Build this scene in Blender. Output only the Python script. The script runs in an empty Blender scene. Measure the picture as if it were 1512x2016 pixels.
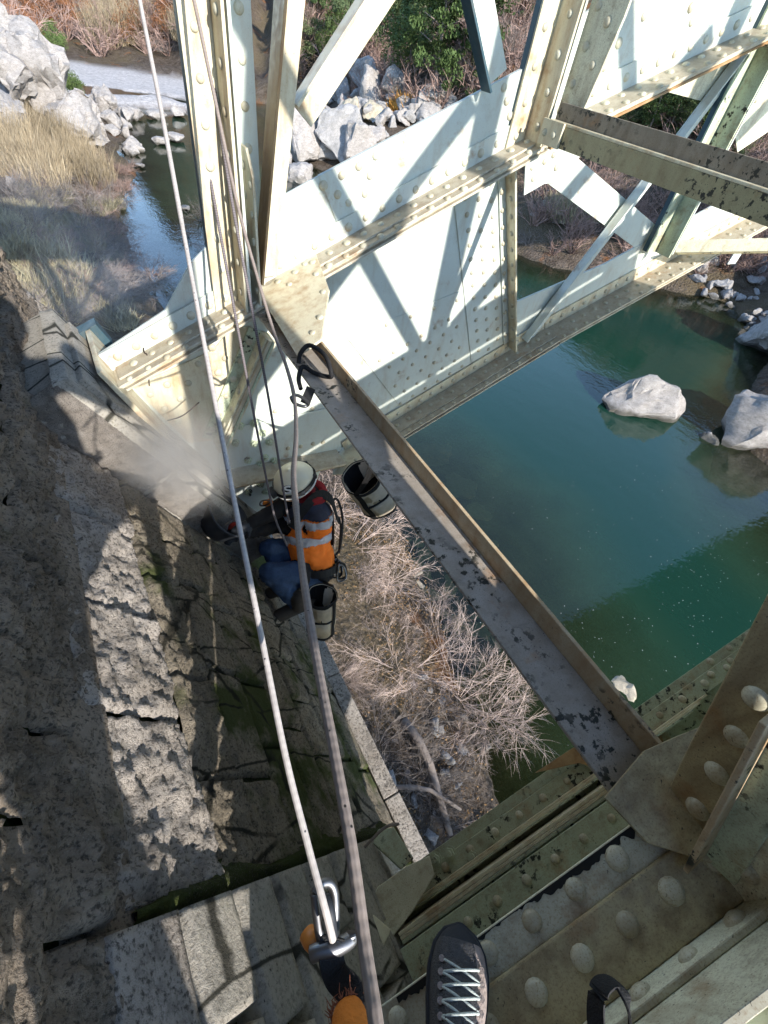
import bpy, math, random
import numpy as np
from mathutils import Vector, Matrix, Quaternion, noise as mnoise
random.seed(7); rng = np.random.default_rng(7)
S = bpy.context.scene
COL = S.collection

# ------------------------------------------------------------------ camera
# world frame: X along the bridge towards the river, Y across the bridge, Z up; the phone is at the origin,
# the water lies 8 m below it.  Columns of R are the phone's right, down and forward axes.
R = np.array([[0.868, -0.276, 0.414], [-0.480, -0.681, 0.553], [0.129, -0.678, -0.723]])
U_, _, Vt_ = np.linalg.svd(R); R = U_ @ Vt_
F = 930.0; CX, CY = 756.0, 1008.0
cam = bpy.data.cameras.new('camera'); camo = bpy.data.objects.new('camera', cam); COL.objects.link(camo)
cam.sensor_fit = 'HORIZONTAL'; cam.sensor_width = 36.0; cam.lens = 36.0 * F / 1512.0
cam.clip_start = 0.02; cam.clip_end = 2000
m = Matrix.Identity(4)
for i in range(3):
    m[i][0] = R[i, 0]; m[i][1] = -R[i, 1]; m[i][2] = -R[i, 2]
camo.matrix_world = m
S.camera = camo

# ------------------------------------------------------------------ sky and sun
SUN = Vector((-0.10, 1.0, -0.50)).normalized()           # the way the sunlight travels
world = bpy.data.worlds.new('World'); S.world = world; world.use_nodes = True
wn = world.node_tree; bg = wn.nodes['Background']
sky = wn.nodes.new('ShaderNodeTexSky'); sky.sky_type = 'NISHITA'; sky.sun_disc = False
sky.sun_elevation = math.asin(-SUN.z); sky.sun_rotation = math.atan2(-SUN.x, -SUN.y)
sky.air_density = 1.0; sky.dust_density = 0.1; sky.ozone_density = 2.0
wn.links.new(sky.outputs[0], bg.inputs[0]); bg.inputs[1].default_value = 0.15
sl = bpy.data.lights.new('sun', 'SUN'); sl.energy = 2.7; sl.angle = math.radians(0.53); sl.color = (1.0, 0.945, 0.87)
so = bpy.data.objects.new('sun', sl); COL.objects.link(so)
so.rotation_euler = SUN.to_track_quat('-Z', 'Y').to_euler()
S.view_settings.view_transform = 'Standard'; S.view_settings.look = 'None'
S.view_settings.exposure = 1.75; S.view_settings.gamma = 1.0; S.view_settings.use_curve_mapping = False
S.render.engine = 'CYCLES'; S.cycles.max_bounces = 8; S.cycles.diffuse_bounces = 4
S.cycles.transparent_max_bounces = 12; S.cycles.volume_bounces = 1
S.cycles.volume_step_rate = 1.0; S.cycles.use_denoising = True
S.cycles.sample_clamp_indirect = 6.0

# ------------------------------------------------------------------ survey helpers
def ray(px, py): return R @ np.array([px - CX, py - CY, F])
def pd(px, py, d): return Vector(ray(px, py) / F * d)
def onz(px, py, z): r = ray(px, py); return Vector(r * (z / r[2]))
def ony(px, py, y): r = ray(px, py); return Vector(r * (y / r[1]))
def onx(px, py, x): r = ray(px, py); return Vector(r * (x / r[0]))
def onp(px, py, P0, N):
    r = ray(px, py); N = np.array(N); return Vector(r * (N @ np.array(P0)) / (N @ r))
def proj(P):
    c = R.T @ np.array(P); return CX + F * c[0] / c[2], CY + F * c[1] / c[2], c[2]
V = Vector

# ------------------------------------------------------------------ mesh helpers
class MB:
    def __init__(s): s.v = []; s.f = []; s.mi = []; s.uv = {}; s.m = 0
    def add(s, vs, fs, uvs=None):
        b = len(s.v); s.v += [tuple(p) for p in vs]
        for k, f in enumerate(fs):
            if uvs: s.uv[len(s.f)] = uvs[k]
            s.f.append(tuple(b + i for i in f)); s.mi.append(s.m)
        return s
    def obox(s, o, a, b, c):
        o, a, b, c = V(o), V(a), V(b), V(c)
        if a.cross(b).dot(c) < 0: a, b = b, a
        p = [o, o + a, o + a + b, o + b, o + c, o + a + c, o + a + b + c, o + b + c]
        return s.add(p, [(0, 3, 2, 1), (4, 5, 6, 7), (0, 1, 5, 4), (1, 2, 6, 5), (2, 3, 7, 6), (3, 0, 4, 7)])
    def box(s, lo, hi):
        lo, hi = V(lo), V(hi); d = hi - lo
        return s.obox(lo, (d.x, 0, 0), (0, d.y, 0), (0, 0, d.z))
    def prism(s, poly, off):
        poly = [V(p) for p in poly]; off = V(off); n = len(poly)
        nr = V((0, 0, 0))
        for i in range(n): nr += (poly[i] - poly[0]).cross(poly[(i + 1) % n] - poly[0])
        if nr.dot(off) < 0: poly.reverse()
        return s.add(poly + [p + off for p in poly], [tuple(range(n))[::-1], tuple(range(n, 2 * n))] +
                     [(i, (i + 1) % n, n + (i + 1) % n, n + i) for i in range(n)])
    def tube(s, pts, rad, sides=8, cap=True, vscale=1.0, up=None):
        pts = [V(p) for p in pts]; n = len(pts)
        if not hasattr(rad, '__len__'): rad = [rad] * n
        if len(rad) != n: rad = [rad[min(len(rad) - 1, int(i * len(rad) / n))] for i in range(n)]
        t0 = (pts[1] - pts[0]).normalized()
        u = up if up else (V((0, 0, 1)) if abs(t0.z) < .9 else V((1, 0, 0)))
        u = (u - t0 * u.dot(t0)).normalized(); vs = []; L = 0; Ls = []
        for i, p in enumerate(pts):
            t = (pts[min(i + 1, n - 1)] - pts[max(i - 1, 0)])
            t = t.normalized() if t.length > 1e-9 else t0
            u = (u - t * u.dot(t)); u = u.normalized() if u.length > 1e-6 else t.orthogonal().normalized()
            w = t.cross(u)
            if i: L += (p - pts[i - 1]).length
            Ls.append(L * vscale)
            for k in range(sides):
                a = 2 * math.pi * k / sides
                vs.append(p + (u * math.cos(a) + w * math.sin(a)) * rad[i])
        fs = []; uv = []
        for i in range(n - 1):
            for k in range(sides):
                k2 = (k + 1) % sides
                fs.append((i * sides + k, i * sides + k2, (i + 1) * sides + k2, (i + 1) * sides + k))
                a0, a1 = k / sides, (k + 1) / sides
                uv.append([(a0, Ls[i]), (a1, Ls[i]), (a1, Ls[i + 1]), (a0, Ls[i + 1])])
        if cap:
            fs.append(tuple(range(sides))[::-1]); uv.append([(0, 0)] * sides)
            fs.append(tuple((n - 1) * sides + k for k in range(sides))); uv.append([(0, 0)] * sides)
        return s.add(vs, fs, uv)
    def mesh(s, name, mats, smooth=False):
        me = bpy.data.meshes.new(name); me.from_pydata(s.v, [], s.f)
        for mt in (mats if isinstance(mats, (list, tuple)) else [mats]): me.materials.append(mt)
        if any(s.mi): me.polygons.foreach_set('material_index', s.mi)
        if s.uv:
            ul = me.uv_layers.new(name='uv'); d = np.zeros(len(me.loops) * 2, 'f')
            for p in me.polygons:
                q = s.uv.get(p.index)
                if q:
                    for j, li in enumerate(p.loop_indices): d[2 * li] = q[j][0]; d[2 * li + 1] = q[j][1]
            ul.data.foreach_set('uv', d)
        if smooth: me.polygons.foreach_set('use_smooth', [True] * len(me.polygons))
        me.update(); return me
    def build(s, name, mats, parent=None, smooth=False, bevel=0):
        return link(name, s.mesh(name, mats, smooth), parent, bevel)

def link(name, me, parent=None, bevel=0):
    o = bpy.data.objects.new(name, me); COL.objects.link(o)
    if parent is not None:
        o.parent = parent; o.matrix_parent_inverse = base_inv(parent)
    if bevel:
        b = o.modifiers.new('edge', 'BEVEL'); b.width = bevel; b.segments = 2; b.limit_method = 'ANGLE'
        b.angle_limit = math.radians(40)
    return o
def base_inv(p):
    mm = Matrix.Identity(4)
    q = p
    chain = []
    while q is not None: chain.append(q); q = q.parent
    for q in reversed(chain): mm = mm @ q.matrix_parent_inverse @ q.matrix_basis
    return mm.inverted()
def tag(o, label=None, cat=None, group=None, kind=None):
    if label: o['label'] = label
    if cat: o['category'] = cat
    if group: o['group'] = group
    if kind: o['kind'] = kind
    return o
def empty(name, loc, label=None, cat=None, group=None):
    o = bpy.data.objects.new(name, None); COL.objects.link(o); o.location = loc; o.empty_display_size = .1
    return tag(o, label, cat, group)
def copy_tree(o, parent=None):
    c = o.copy(); COL.objects.link(c); c.parent = parent
    for ch in list(o.children): copy_tree(ch, c)
    return c

# ------------------------------------------------------------------ material helpers
class NT:
    def __init__(s, name):
        s.mat = bpy.data.materials.new(name); s.mat.use_nodes = True; s.t = s.mat.node_tree
        s.b = s.t.nodes['Principled BSDF']; s.out = s.t.nodes['Material Output']
        g = s.t.nodes.new('ShaderNodeNewGeometry'); s.pos = g.outputs['Position']; s.geo = g
    def n(s, typ, **kw):
        nd = s.t.nodes.new(typ)
        for k, v in kw.items():
            if k in nd.inputs.keys(): s.set(nd.inputs[k], v)
            else: setattr(nd, k, v)
        return nd
    def set(s, inp, v):
        if isinstance(v, bpy.types.NodeSocket): s.t.links.new(v, inp)
        else: inp.default_value = v
    def map(s, scale, src=None, rot=(0, 0, 0)):
        mp = s.t.nodes.new('ShaderNodeMapping'); s.set(mp.inputs[0], src or s.pos)
        mp.inputs['Scale'].default_value = scale if hasattr(scale, '__len__') else (scale,) * 3
        mp.inputs['Rotation'].default_value = rot
        return mp.outputs[0]
    def noise(s, scale, detail=4, rough=.55, src=None, dist=0):
        nd = s.t.nodes.new('ShaderNodeTexNoise'); s.set(nd.inputs['Vector'], src or s.pos)
        nd.inputs['Scale'].default_value = scale; nd.inputs['Detail'].default_value = detail
        nd.inputs['Roughness'].default_value = rough; nd.inputs['Distortion'].default_value = dist
        return nd.outputs['Fac']
    def voro(s, scale, src=None, feature='F1', out='Distance', rnd=1.0):
        nd = s.t.nodes.new('ShaderNodeTexVoronoi'); nd.feature = feature; s.set(nd.inputs['Vector'], src or s.pos)
        nd.inputs['Scale'].default_value = scale; nd.inputs['Randomness'].default_value = rnd
        return nd.outputs[out]
    def ramp(s, fac, stops, interp='LINEAR'):
        nd = s.t.nodes.new('ShaderNodeValToRGB'); s.set(nd.inputs[0], fac); cr = nd.color_ramp; cr.interpolation = interp
        while len(cr.elements) < len(stops): cr.elements.new(.5)
        for e, (p, c) in zip(cr.elements, stops):
            e.position = p; e.color = (c, c, c, 1) if not hasattr(c, '__len__') else (*c, 1)
        return nd.outputs[0]
    def mix(s, fac, a, b, typ='MIX'):
        nd = s.t.nodes.new('ShaderNodeMix'); nd.data_type = 'RGBA'; nd.blend_type = typ
        col = lambda c: (*c, 1) if hasattr(c, '__len__') and len(c) == 3 else c
        s.set(nd.inputs[0], fac); s.set(nd.inputs[6], col(a)); s.set(nd.inputs[7], col(b)); return nd.outputs[2]
    def math(s, op, a, b=0.0, c=None, clamp=False):
        nd = s.t.nodes.new('ShaderNodeMath'); nd.operation = op; nd.use_clamp = clamp
        s.set(nd.inputs[0], a); s.set(nd.inputs[1], b)
        if c is not None: s.set(nd.inputs[2], c)
        return nd.outputs[0]
    def bump(s, h, strength=.3, dist=.01, nrm=None):
        nd = s.t.nodes.new('ShaderNodeBump'); s.set(nd.inputs['Height'], h)
        nd.inputs['Strength'].default_value = strength; nd.inputs['Distance'].default_value = dist
        if nrm: s.set(nd.inputs['Normal'], nrm)
        return nd.outputs[0]
    def fin(s, col, rough=.6, nrm=None, metal=0.0, spec=.5):
        s.set(s.b.inputs['Base Color'], (*col, 1) if hasattr(col, '__len__') and len(col) == 3 else col)
        s.set(s.b.inputs['Roughness'], rough); s.set(s.b.inputs['Metallic'], metal)
        s.b.inputs['Specular IOR Level'].default_value = spec
        if nrm: s.set(s.b.inputs['Normal'], nrm)
        return s.mat

def plain(name, col, rough=.7, spec=.4, var=.12, bump=0.0, bscale=80, metal=0.0):
    t = NT(name); nz = t.noise(bscale * .4, 3)
    c = t.mix(nz, tuple(x * (1 - var) for x in col), tuple(min(1, x * (1 + var)) for x in col))
    return t.fin(c, rough, t.bump(t.noise(bscale, 3), bump, .004) if bump else None, metal, spec)

def paint(name, base, dirt=(.20, .15, .09), dirt_lo=.55, dirt_hi=.8, dirt_amt=.6, rust=.0, lichen=0.0, top_dust=0.0, rough=.45, speck=.3, objvar=0.0):
    t = NT(name)
    big = t.noise(2.2, 4, .6); fine = t.noise(38, 4, .6)
    c = t.mix(t.ramp(big, [(.3, 0.0), (.75, 1.0)]), tuple(x * .88 for x in base), tuple(min(1, x * 1.07) for x in base))
    streak = t.noise(9, 5, .62, t.map((2.4, 2.4, .55)))
    c = t.mix(t.math('MULTIPLY', t.ramp(streak, [(dirt_lo, 0.0), (dirt_hi, 1.0)]), dirt_amt), c, dirt)
    if top_dust:                                         # dust lies on the upward faces
        nz = t.n('ShaderNodeSeparateXYZ', Vector=t.geo.outputs['Normal']).outputs['Z']
        up = t.ramp(nz, [(.55, 0.0), (.9, 1.0)])
        c = t.mix(t.math('MULTIPLY', t.math('MULTIPLY', up, t.ramp(t.noise(5, 5, .65), [(.25, .35), (.6, 1.0)])), top_dust), c, (.21, .17, .125))
    if rust:
        rr = t.ramp(t.noise(6, 6, .68), [(.62 - .2 * rust, 0.0), (.75, 1.0)])
        c = t.mix(t.math('MULTIPLY', rr, .85), c, t.mix(fine, (.20, .075, .02), (.38, .20, .07)))
    grain = t.noise(260, 4, .75)
    c = t.mix(t.math('MULTIPLY', t.ramp(grain, [(.50, 0.0), (.68, 1.0)]), min(.8, .75 * speck)), c, dirt)
    c = t.mix(t.math('MULTIPLY', t.ramp(t.noise(15, 6, .72), [(.53, 0.0), (.70, 1.0)]), min(.7, .6 * speck)), c, tuple(x * .75 for x in dirt))
    sp = t.ramp(t.voro(95, t.mix(.06, t.pos, t.noise(40, 2))), [(.10, 1.0), (.17, 0.0)])
    spm = t.ramp(t.noise(9, 4), [(.46, 0.0), (.56, 1.0)])
    c = t.mix(t.math('MULTIPLY', t.math('MULTIPLY', sp, spm), speck), c, (.03, .03, .025))
    if lichen:
        lk = t.ramp(t.noise(34, 5, .62), [(.55, 0.0), (.585, 1.0)])
        lm = t.ramp(t.noise(4.5, 4), [(.62 - .22 * lichen, 0.0), (.68 - .2 * lichen, 1.0)])
        c = t.mix(t.math('MULTIPLY', lk, lm), c, (.018, .02, .016))
    if objvar:
        rnd = t.n('ShaderNodeObjectInfo').outputs['Random']; c = t.mix(t.math('MULTIPLY', rnd, objvar), c, tuple(x * .8 for x in dirt))
    bm = t.bump(t.noise(160, 3), .12, .002, t.bump(t.noise(12, 3), .15, .006))
    return t.fin(c, t.ramp(fine, [(.3, rough - .1), (.8, rough + .2)]), bm)
# ------------------------------------------------------------------ materials
M = {}
M['paint'] = paint('pale green bridge paint', (.58, .63, .575), (.40, .31, .20), .52, .78, .5, rust=.08, speck=.35)
M['cream'] = paint('cream bridge paint', (.66, .62, .46), (.36, .22, .10), .44, .72, .7, rust=.26, speck=.4)
M['flange'] = paint('dusty flange paint', (.56, .52, .41), (.25, .17, .09), .45, .75, .6, rust=.15, top_dust=.45, speck=.7)
M['green'] = paint('worn green paint', (.52, .60, .44), (.21, .15, .08), .50, .76, .55, rust=.25, lichen=.55, top_dust=.4, speck=.9, rough=.65)
M['nearpaint'] = paint('near rib paint', (.70, .70, .54), (.24, .165, .09), .50, .74, .65, rust=.26, top_dust=.6, speck=.9, rough=.68)
M['olive'] = paint('olive grimed paint', (.42, .36, .21), (.15, .10, .05), .42, .7, .75, rust=.35, speck=.9)
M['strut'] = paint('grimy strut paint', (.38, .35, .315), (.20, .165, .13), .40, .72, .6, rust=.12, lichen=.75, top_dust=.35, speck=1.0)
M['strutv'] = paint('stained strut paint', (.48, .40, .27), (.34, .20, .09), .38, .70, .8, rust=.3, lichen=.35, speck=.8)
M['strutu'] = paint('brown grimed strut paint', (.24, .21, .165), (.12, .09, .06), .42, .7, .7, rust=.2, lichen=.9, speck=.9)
M['strutb'] = paint('olive strut paint', (.34, .31, .18), (.20, .15, .08), .45, .75, .7, rust=.32, lichen=.6, speck=.9)
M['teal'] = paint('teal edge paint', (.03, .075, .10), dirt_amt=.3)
M['rustplate'] = paint('rusty plate', (.42, .27, .13), (.22, .10, .04), .4, .7, .8, rust=.6)
M['dark'] = plain('black soot', (.012, .012, .011), .9)
M['rivet'] = paint('rivet paint', (.60, .60, .48), (.33, .24, .13), .5, .75, .5, rust=.1, speck=.5, objvar=.4)
M['nrivet'] = paint('near rivet paint', (.60, .58, .45), (.26, .19, .10), .5, .72, .55, rust=.15, speck=1.0, objvar=.55)
M['concrete'] = plain('deck concrete', (.33, .32, .29), .9, .2, .15, .4, 30)

def stone_mat(name, a, b, moss=0.0, dark=.5, bstr=.8, streak=(1, 1, 1), lich=.25, pores=0, crack=0, wet=0):
    t = NT(name); mp = t.map(streak)
    n1 = t.noise(4, 7, .68, mp); n2 = t.noise(85, 6, .70, mp); n3 = t.noise(230, 4, .7)
    c = t.mix(t.ramp(n1, [(.3, 0.0), (.7, 1.0)]), a, b)
    c = t.mix(t.math('MULTIPLY', t.ramp(n2, [(.38, 1.0), (.50, 0.0)]), dark), c, (.035, .032, .028))  # pits darken where the bump sinks, recess shade put into the colour
    c = t.mix(t.math('MULTIPLY', t.ramp(t.noise(13, 5, .6, mp), [(.36, 1.0), (.48, 0.0)]), dark * .55), c, (.07, .062, .052))
    c = t.mix(t.math('MULTIPLY', t.ramp(n3, [(.55, 0.0), (.7, 1.0)]), .35), c, (.52, .49, .44))
    c = t.mix(t.math('MULTIPLY', t.ramp(t.noise(9, 5, .7), [(.60, 0.0), (.72, 1.0)]), lich), c, (.30, .27, .13))
    if moss:
        mm = t.ramp(t.noise(3.1, 5, .6), [(.66 - moss * .25, 0.0), (.74 - moss * .2, 1.0)])
        c = t.mix(t.math('MULTIPLY', mm, .92), c, t.mix(n3, (.025, .038, .008), (.085, .105, .03)))
    if wet:                                              # damp band just above the river level
        z = t.n('ShaderNodeSeparateXYZ', Vector=t.pos).outputs['Z']
        zz = t.math('ADD', t.math('ADD', z, 8.0), t.math('MULTIPLY', t.math('SUBTRACT', t.noise(3, 3), .5), .25))
        c = t.mix(t.ramp(zz, [(.10, .8), (.24, 0.0)]), c, (.045, .042, .03))
    if pores:
        po = t.ramp(t.voro(62, t.mix(.10, t.pos, t.noise(20, 3))), [(.10, 1.0), (.20, 0.0)])
        c = t.mix(t.math('MULTIPLY', po, t.math('MULTIPLY', t.ramp(t.noise(6, 3), [(.38, 0.0), (.6, 1.0)]), .85)), c, (.02, .02, .018))
    if crack:
        wv = t.mix(.16, t.map((2.2, 5.5, 2.2)), t.noise(4, 4))
        ck = t.ramp(t.voro(1.0, wv, 'DISTANCE_TO_EDGE'), [(.012, 1.0), (.03, 0.0)])
        c = t.mix(t.math('MULTIPLY', ck, t.math('MULTIPLY', t.ramp(t.noise(2.5, 2), [(.42, 0.0), (.5, 1.0)]), crack)), c, (.02, .02, .015))
    h = t.math('ADD', n2, t.math('MULTIPLY', n3, .5))
    return t.fin(c, .93, t.bump(h, bstr, .02), spec=.15)
M['stone'] = stone_mat('weathered limestone', (.34, .295, .25), (.64, .58, .525), 0.0, .78, 1.0, (1, 1, 1), .12)
M['wallstone'] = stone_mat('brown rock-faced wall stone', (.17, .135, .10), (.46, .385, .31), 0.0, .8, 1.0, (1, 1, 1), .3)
M['skew'] = stone_mat('mossy skewback stone in shade tone', (.17, .14, .10), (.36, .31, .24), .60, .8, .9, (1, 1, 1), .35, 0, .9)
M['pad'] = stone_mat('smooth bedstone', (.30, .275, .235), (.41, .385, .335), 0.0, .42, .5, (1, 1, 1), .2, 1, .9)
M['padside'] = stone_mat('tooled bedstone', (.24, .21, .18), (.40, .36, .32), 0.0, .6, .9, (3, 1, 3), .2)
M['moss'] = stone_mat('moss in joints', (.03, .04, .012), (.08, .095, .03), 0.9, .6, 1.0)
M['rock'] = stone_mat('river limestone', (.26, .235, .215), (.45, .415, .38), 0.0, .6, 1.0, (1, 1, 2.2), .25, 0, 0, 1)
M['rockgrey'] = stone_mat('grey river boulder', (.24, .23, .22), (.42, .40, .38), 0.0, .5, .9, (1, 1, 1), .25, 0, 0, 1)  # greyer variant of the river limestone
M['rockochre'] = stone_mat('ochre boulder', (.38, .32, .22), (.56, .48, .36), 0.0, .4, .8)
M['pebble'] = stone_mat('gravel', (.40, .38, .35), (.62, .58, .54), 0.0, .5, 1.0)

def ground_mat():
    t = NT('river bank soil')
    n1 = t.noise(.22, 5, .6); n2 = t.noise(2.2, 6, .7); n3 = t.noise(16, 5, .7)
    c = t.mix(t.ramp(n2, [(.35, 0.0), (.65, 1.0)]), (.05, .036, .025), (.14, .11, .085))
    c = t.mix(t.ramp(n1, [(.45, 0.0), (.6, .7)]), c, (.13, .10, .055))
    c = t.mix(t.ramp(n3, [(.55, 0.0), (.66, .7)]), c, (.25, .215, .185))
    c = t.mix(t.ramp(t.noise(.6, 4), [(.60, 0.0), (.68, .55)]), c, (.28, .11, .035))
    z = t.n('ShaderNodeSeparateXYZ', Vector=t.pos)
    wet = t.ramp(t.math('ADD', z.outputs['Z'], 8.0), [(.0, 1.0), (.12, 0.0)])
    c = t.mix(t.math('MULTIPLY', wet, .35), c, (.055, .055, .035))
    # pale gravel flats upstream
    at = t.n('ShaderNodeAttribute'); at.attribute_name = 'gravel'
    gv = t.mix(t.ramp(t.noise(3.5, 8, .8), [(.36, 0.0), (.62, 1.0)]), (.33, .305, .285), (.60, .56, .53))
    c = t.mix(at.outputs['Fac'], c, gv)
    return t.fin(c, .95, t.bump(t.math('ADD', n3, t.math('MULTIPLY', t.voro(9), .8)), 1.0, .12), spec=.1)
M['ground'] = ground_mat()

def water_mat():
    t = NT('river water'); nt = t.t
    rip = t.noise(1.3, 5, .6, t.map((1, .55, 1))); rip2 = t.noise(7, 3, .5)
    nrm = t.bump(t.math('ADD', rip, t.math('MULTIPLY', rip2, .22)), .10, .11)
    at = t.n('ShaderNodeAttribute'); at.attribute_name = 'depth'
    fac = t.ramp(t.math('ADD', at.outputs['Fac'], t.math('MULTIPLY', t.math('SUBTRACT', t.noise(.9, 4), .5), .55)), [(.10, .12), (.85, .97)])
    body = t.n('ShaderNodeBsdfDiffuse', Color=t.mix(at.outputs['Fac'], (.040, .050, .018, 1), (.0075, .034, .022, 1)))
    clear = t.n('ShaderNodeBsdfTransparent', Color=(.62, .68, .42, 1))
    mx = t.n('ShaderNodeMixShader'); t.set(mx.inputs[0], fac); t.set(mx.inputs[1], clear.outputs[0]); t.set(mx.inputs[2], body.outputs[0])
    gl = t.n('ShaderNodeBsdfGlossy', Roughness=.015, Normal=nrm); gl.inputs['Color'].default_value = (1, 1, 1, 1)
    fr = t.n('ShaderNodeFresnel', IOR=1.42, Normal=nrm)
    m2 = t.n('ShaderNodeMixShader'); t.set(m2.inputs[0], t.math('MULTIPLY', fr.outputs[0], 1.0, clamp=True)); t.set(m2.inputs[1], mx.outputs[0]); t.set(m2.inputs[2], gl.outputs[0])
    nt.links.new(m2.outputs[0], t.out.inputs[0]); return t.mat
M['water'] = water_mat()

def leaf(name, a, b, rough=.7, trans=.25, sc=3.0):
    t = NT(name); oi = t.n('ShaderNodeObjectInfo')
    c = t.mix(t.ramp(t.noise(sc, 3), [(.3, 0.0), (.7, 1.0)]), a, b)
    hs = t.n('ShaderNodeHueSaturation'); t.set(hs.inputs['Color'], c)
    t.set(hs.inputs['Value'], t.math('ADD', t.math('MULTIPLY', oi.outputs['Random'], .5), .75))
    t.fin(hs.outputs[0], rough, spec=.2)
    return t.mat
M['pine'] = leaf('pine needles', (.035, .065, .022), (.095, .135, .045))
M['olive_leaf'] = leaf('evergreen oak leaves', (.05, .075, .03), (.13, .16, .07))
M['ivy'] = leaf('bright green leaves', (.05, .085, .025), (.12, .16, .05))
M['brownleaf'] = leaf('russet dry leaves', (.17, .06, .022), (.36, .17, .075))
M['twig'] = leaf('pale bare twigs', (.24, .175, .14), (.50, .40, .345), .8, sc=8)
M['twigred'] = leaf('reddish bare twigs', (.15, .095, .075), (.30, .21, .175), .8, sc=8)
M['twiggrey'] = leaf('grey bare twigs', (.11, .09, .08), (.24, .205, .18), .8, sc=8)
M['reed'] = leaf('dry straw reeds', (.19, .145, .085), (.37, .30, .20), .8)
M['grass'] = leaf('pale dry grass', (.20, .175, .10), (.38, .335, .22), .8)
M['orangegrass'] = leaf('orange dry tussock', (.36, .17, .03), (.58, .31, .08), .8)
M['bark'] = plain('bark', (.20, .165, .14), .9, .1, .35, .6, 40)
M['litter'] = leaf('fallen leaves', (.10, .055, .025), (.30, .19, .09), .9, sc=30)
M['foam'] = plain('floating foam fleck', (.5, .5, .47), .8)

def braid(name, a, b, fleck, freq=16, vs=1.0, bs=.5):
    t = NT(name); uv = t.n('ShaderNodeUVMap'); sp = t.n('ShaderNodeSeparateXYZ', Vector=uv.outputs[0])
    u = t.math('MULTIPLY', sp.outputs['X'], 2 * math.pi * 4); v = t.math('MULTIPLY', sp.outputs['Y'], 2 * math.pi * freq)
    h = t.math('MULTIPLY', t.math('SINE', t.math('ADD', u, v)), t.math('SINE', t.math('SUBTRACT', u, v)))
    h = t.math('ADD', t.math('MULTIPLY', h, .5), .5)
    c = t.mix(t.ramp(h, [(.1, 0.0), (.6, 1.0)]), a, b)
    c = t.mix(t.math('MULTIPLY', t.ramp(t.noise(60, 3), [(.4, 0.0), (.7, 1.0)]), .4), c, tuple(x * .55 for x in b))
    fl = t.ramp(t.voro(150), [(.10, 1.0), (.2, 0.0)])
    c = t.mix(t.math('MULTIPLY', fl, t.ramp(t.noise(35, 2), [(.52, 0.0), (.58, 1.0)])), c, fleck)
    return t.fin(c, .9, t.bump(t.math('ADD', h, t.math('MULTIPLY', t.noise(500, 2), .3)), bs, .0012), spec=.15)
M['rope'] = braid('grey braided rope', (.40, .37, .36), (.46, .43, .41), (.05, .05, .06), 70, 1, .18)
M['ropeb'] = braid('grey brown braided rope', (.225, .19, .17), (.26, .22, .20), (.02, .02, .02), 60, 1, .35)
M['ropedark'] = braid('dark rope', (.07, .06, .065), (.20, .18, .19), (.35, .33, .32), 60)
M['black'] = plain('black fabric', (.012, .012, .014), .85, .25, .3, .3, 300)
M['webbing'] = plain('black webbing', (.018, .018, .019), .8, .3, .3, .5, 500)
M['jeans'] = plain('blue denim', (.035, .062, .125), .9, .2, .35, .5, 260)
M['hivis'] = plain('hi-vis orange cloth', (.90, .20, .02), .75, .3, .12, .3, 120)
M['reflect'] = plain('grey reflective tape', (.42, .43, .48), .45, .6, .08)
M['navy'] = plain('navy cloth', (.03, .035, .06), .8, .3, .2, .3, 150)
M['helmet'] = plain('ivory helmet plastic', (.72, .69, .55), .35, .5, .06)
M['bandana'] = plain('red patterned scarf', (.22, .02, .025), .9, .2, .6, .3, 60)
M['skin'] = plain('skin', (.45, .28, .20), .6, .4, .1)
M['canvas'] = plain('dusty beige canvas', (.58, .51, .40), .9, .15, .22, .5, 120)
M['steel'] = plain('dull steel', (.20, .20, .21), .45, .5, .1, metal=1.0)
M['orangeplastic'] = plain('orange anodised plate', (.62, .22, .04), .45, .5, .2)
M['redtool'] = plain('red tool body', (.35, .03, .02), .5, .5, .2)
M['rubber'] = plain('dusty black rubber', (.022, .026, .034), .6, .4, .4)
M['boot'] = plain('dark boot leather', (.035, .03, .027), .7, .3, .3, .3, 90)
M['suede'] = plain('grey suede', (.30, .25, .23), .95, .15, .3, .7, 260)
M['mesh'] = plain('grey shoe mesh', (.075, .075, .08), .85, .3, .5, .9, 420)
M['toecap'] = plain('dark rubber rand', (.025, .028, .036), .75, .3, .3, .2, 200)
M['lace'] = plain('pale lace', (.50, .55, .52), .8, .3, .15, .5, 600)
M['orangefluff'] = plain('worn orange sleeve', (.62, .20, .035), .9, .2, .3, .6, 220)
M['white'] = plain('white paint', (.75, .75, .73), .6)
M['tealnet'] = plain('teal netting', (.08, .33, .32), .7)
M['wire'] = plain('rusty tie wire', (.05, .035, .028), .7)
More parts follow.
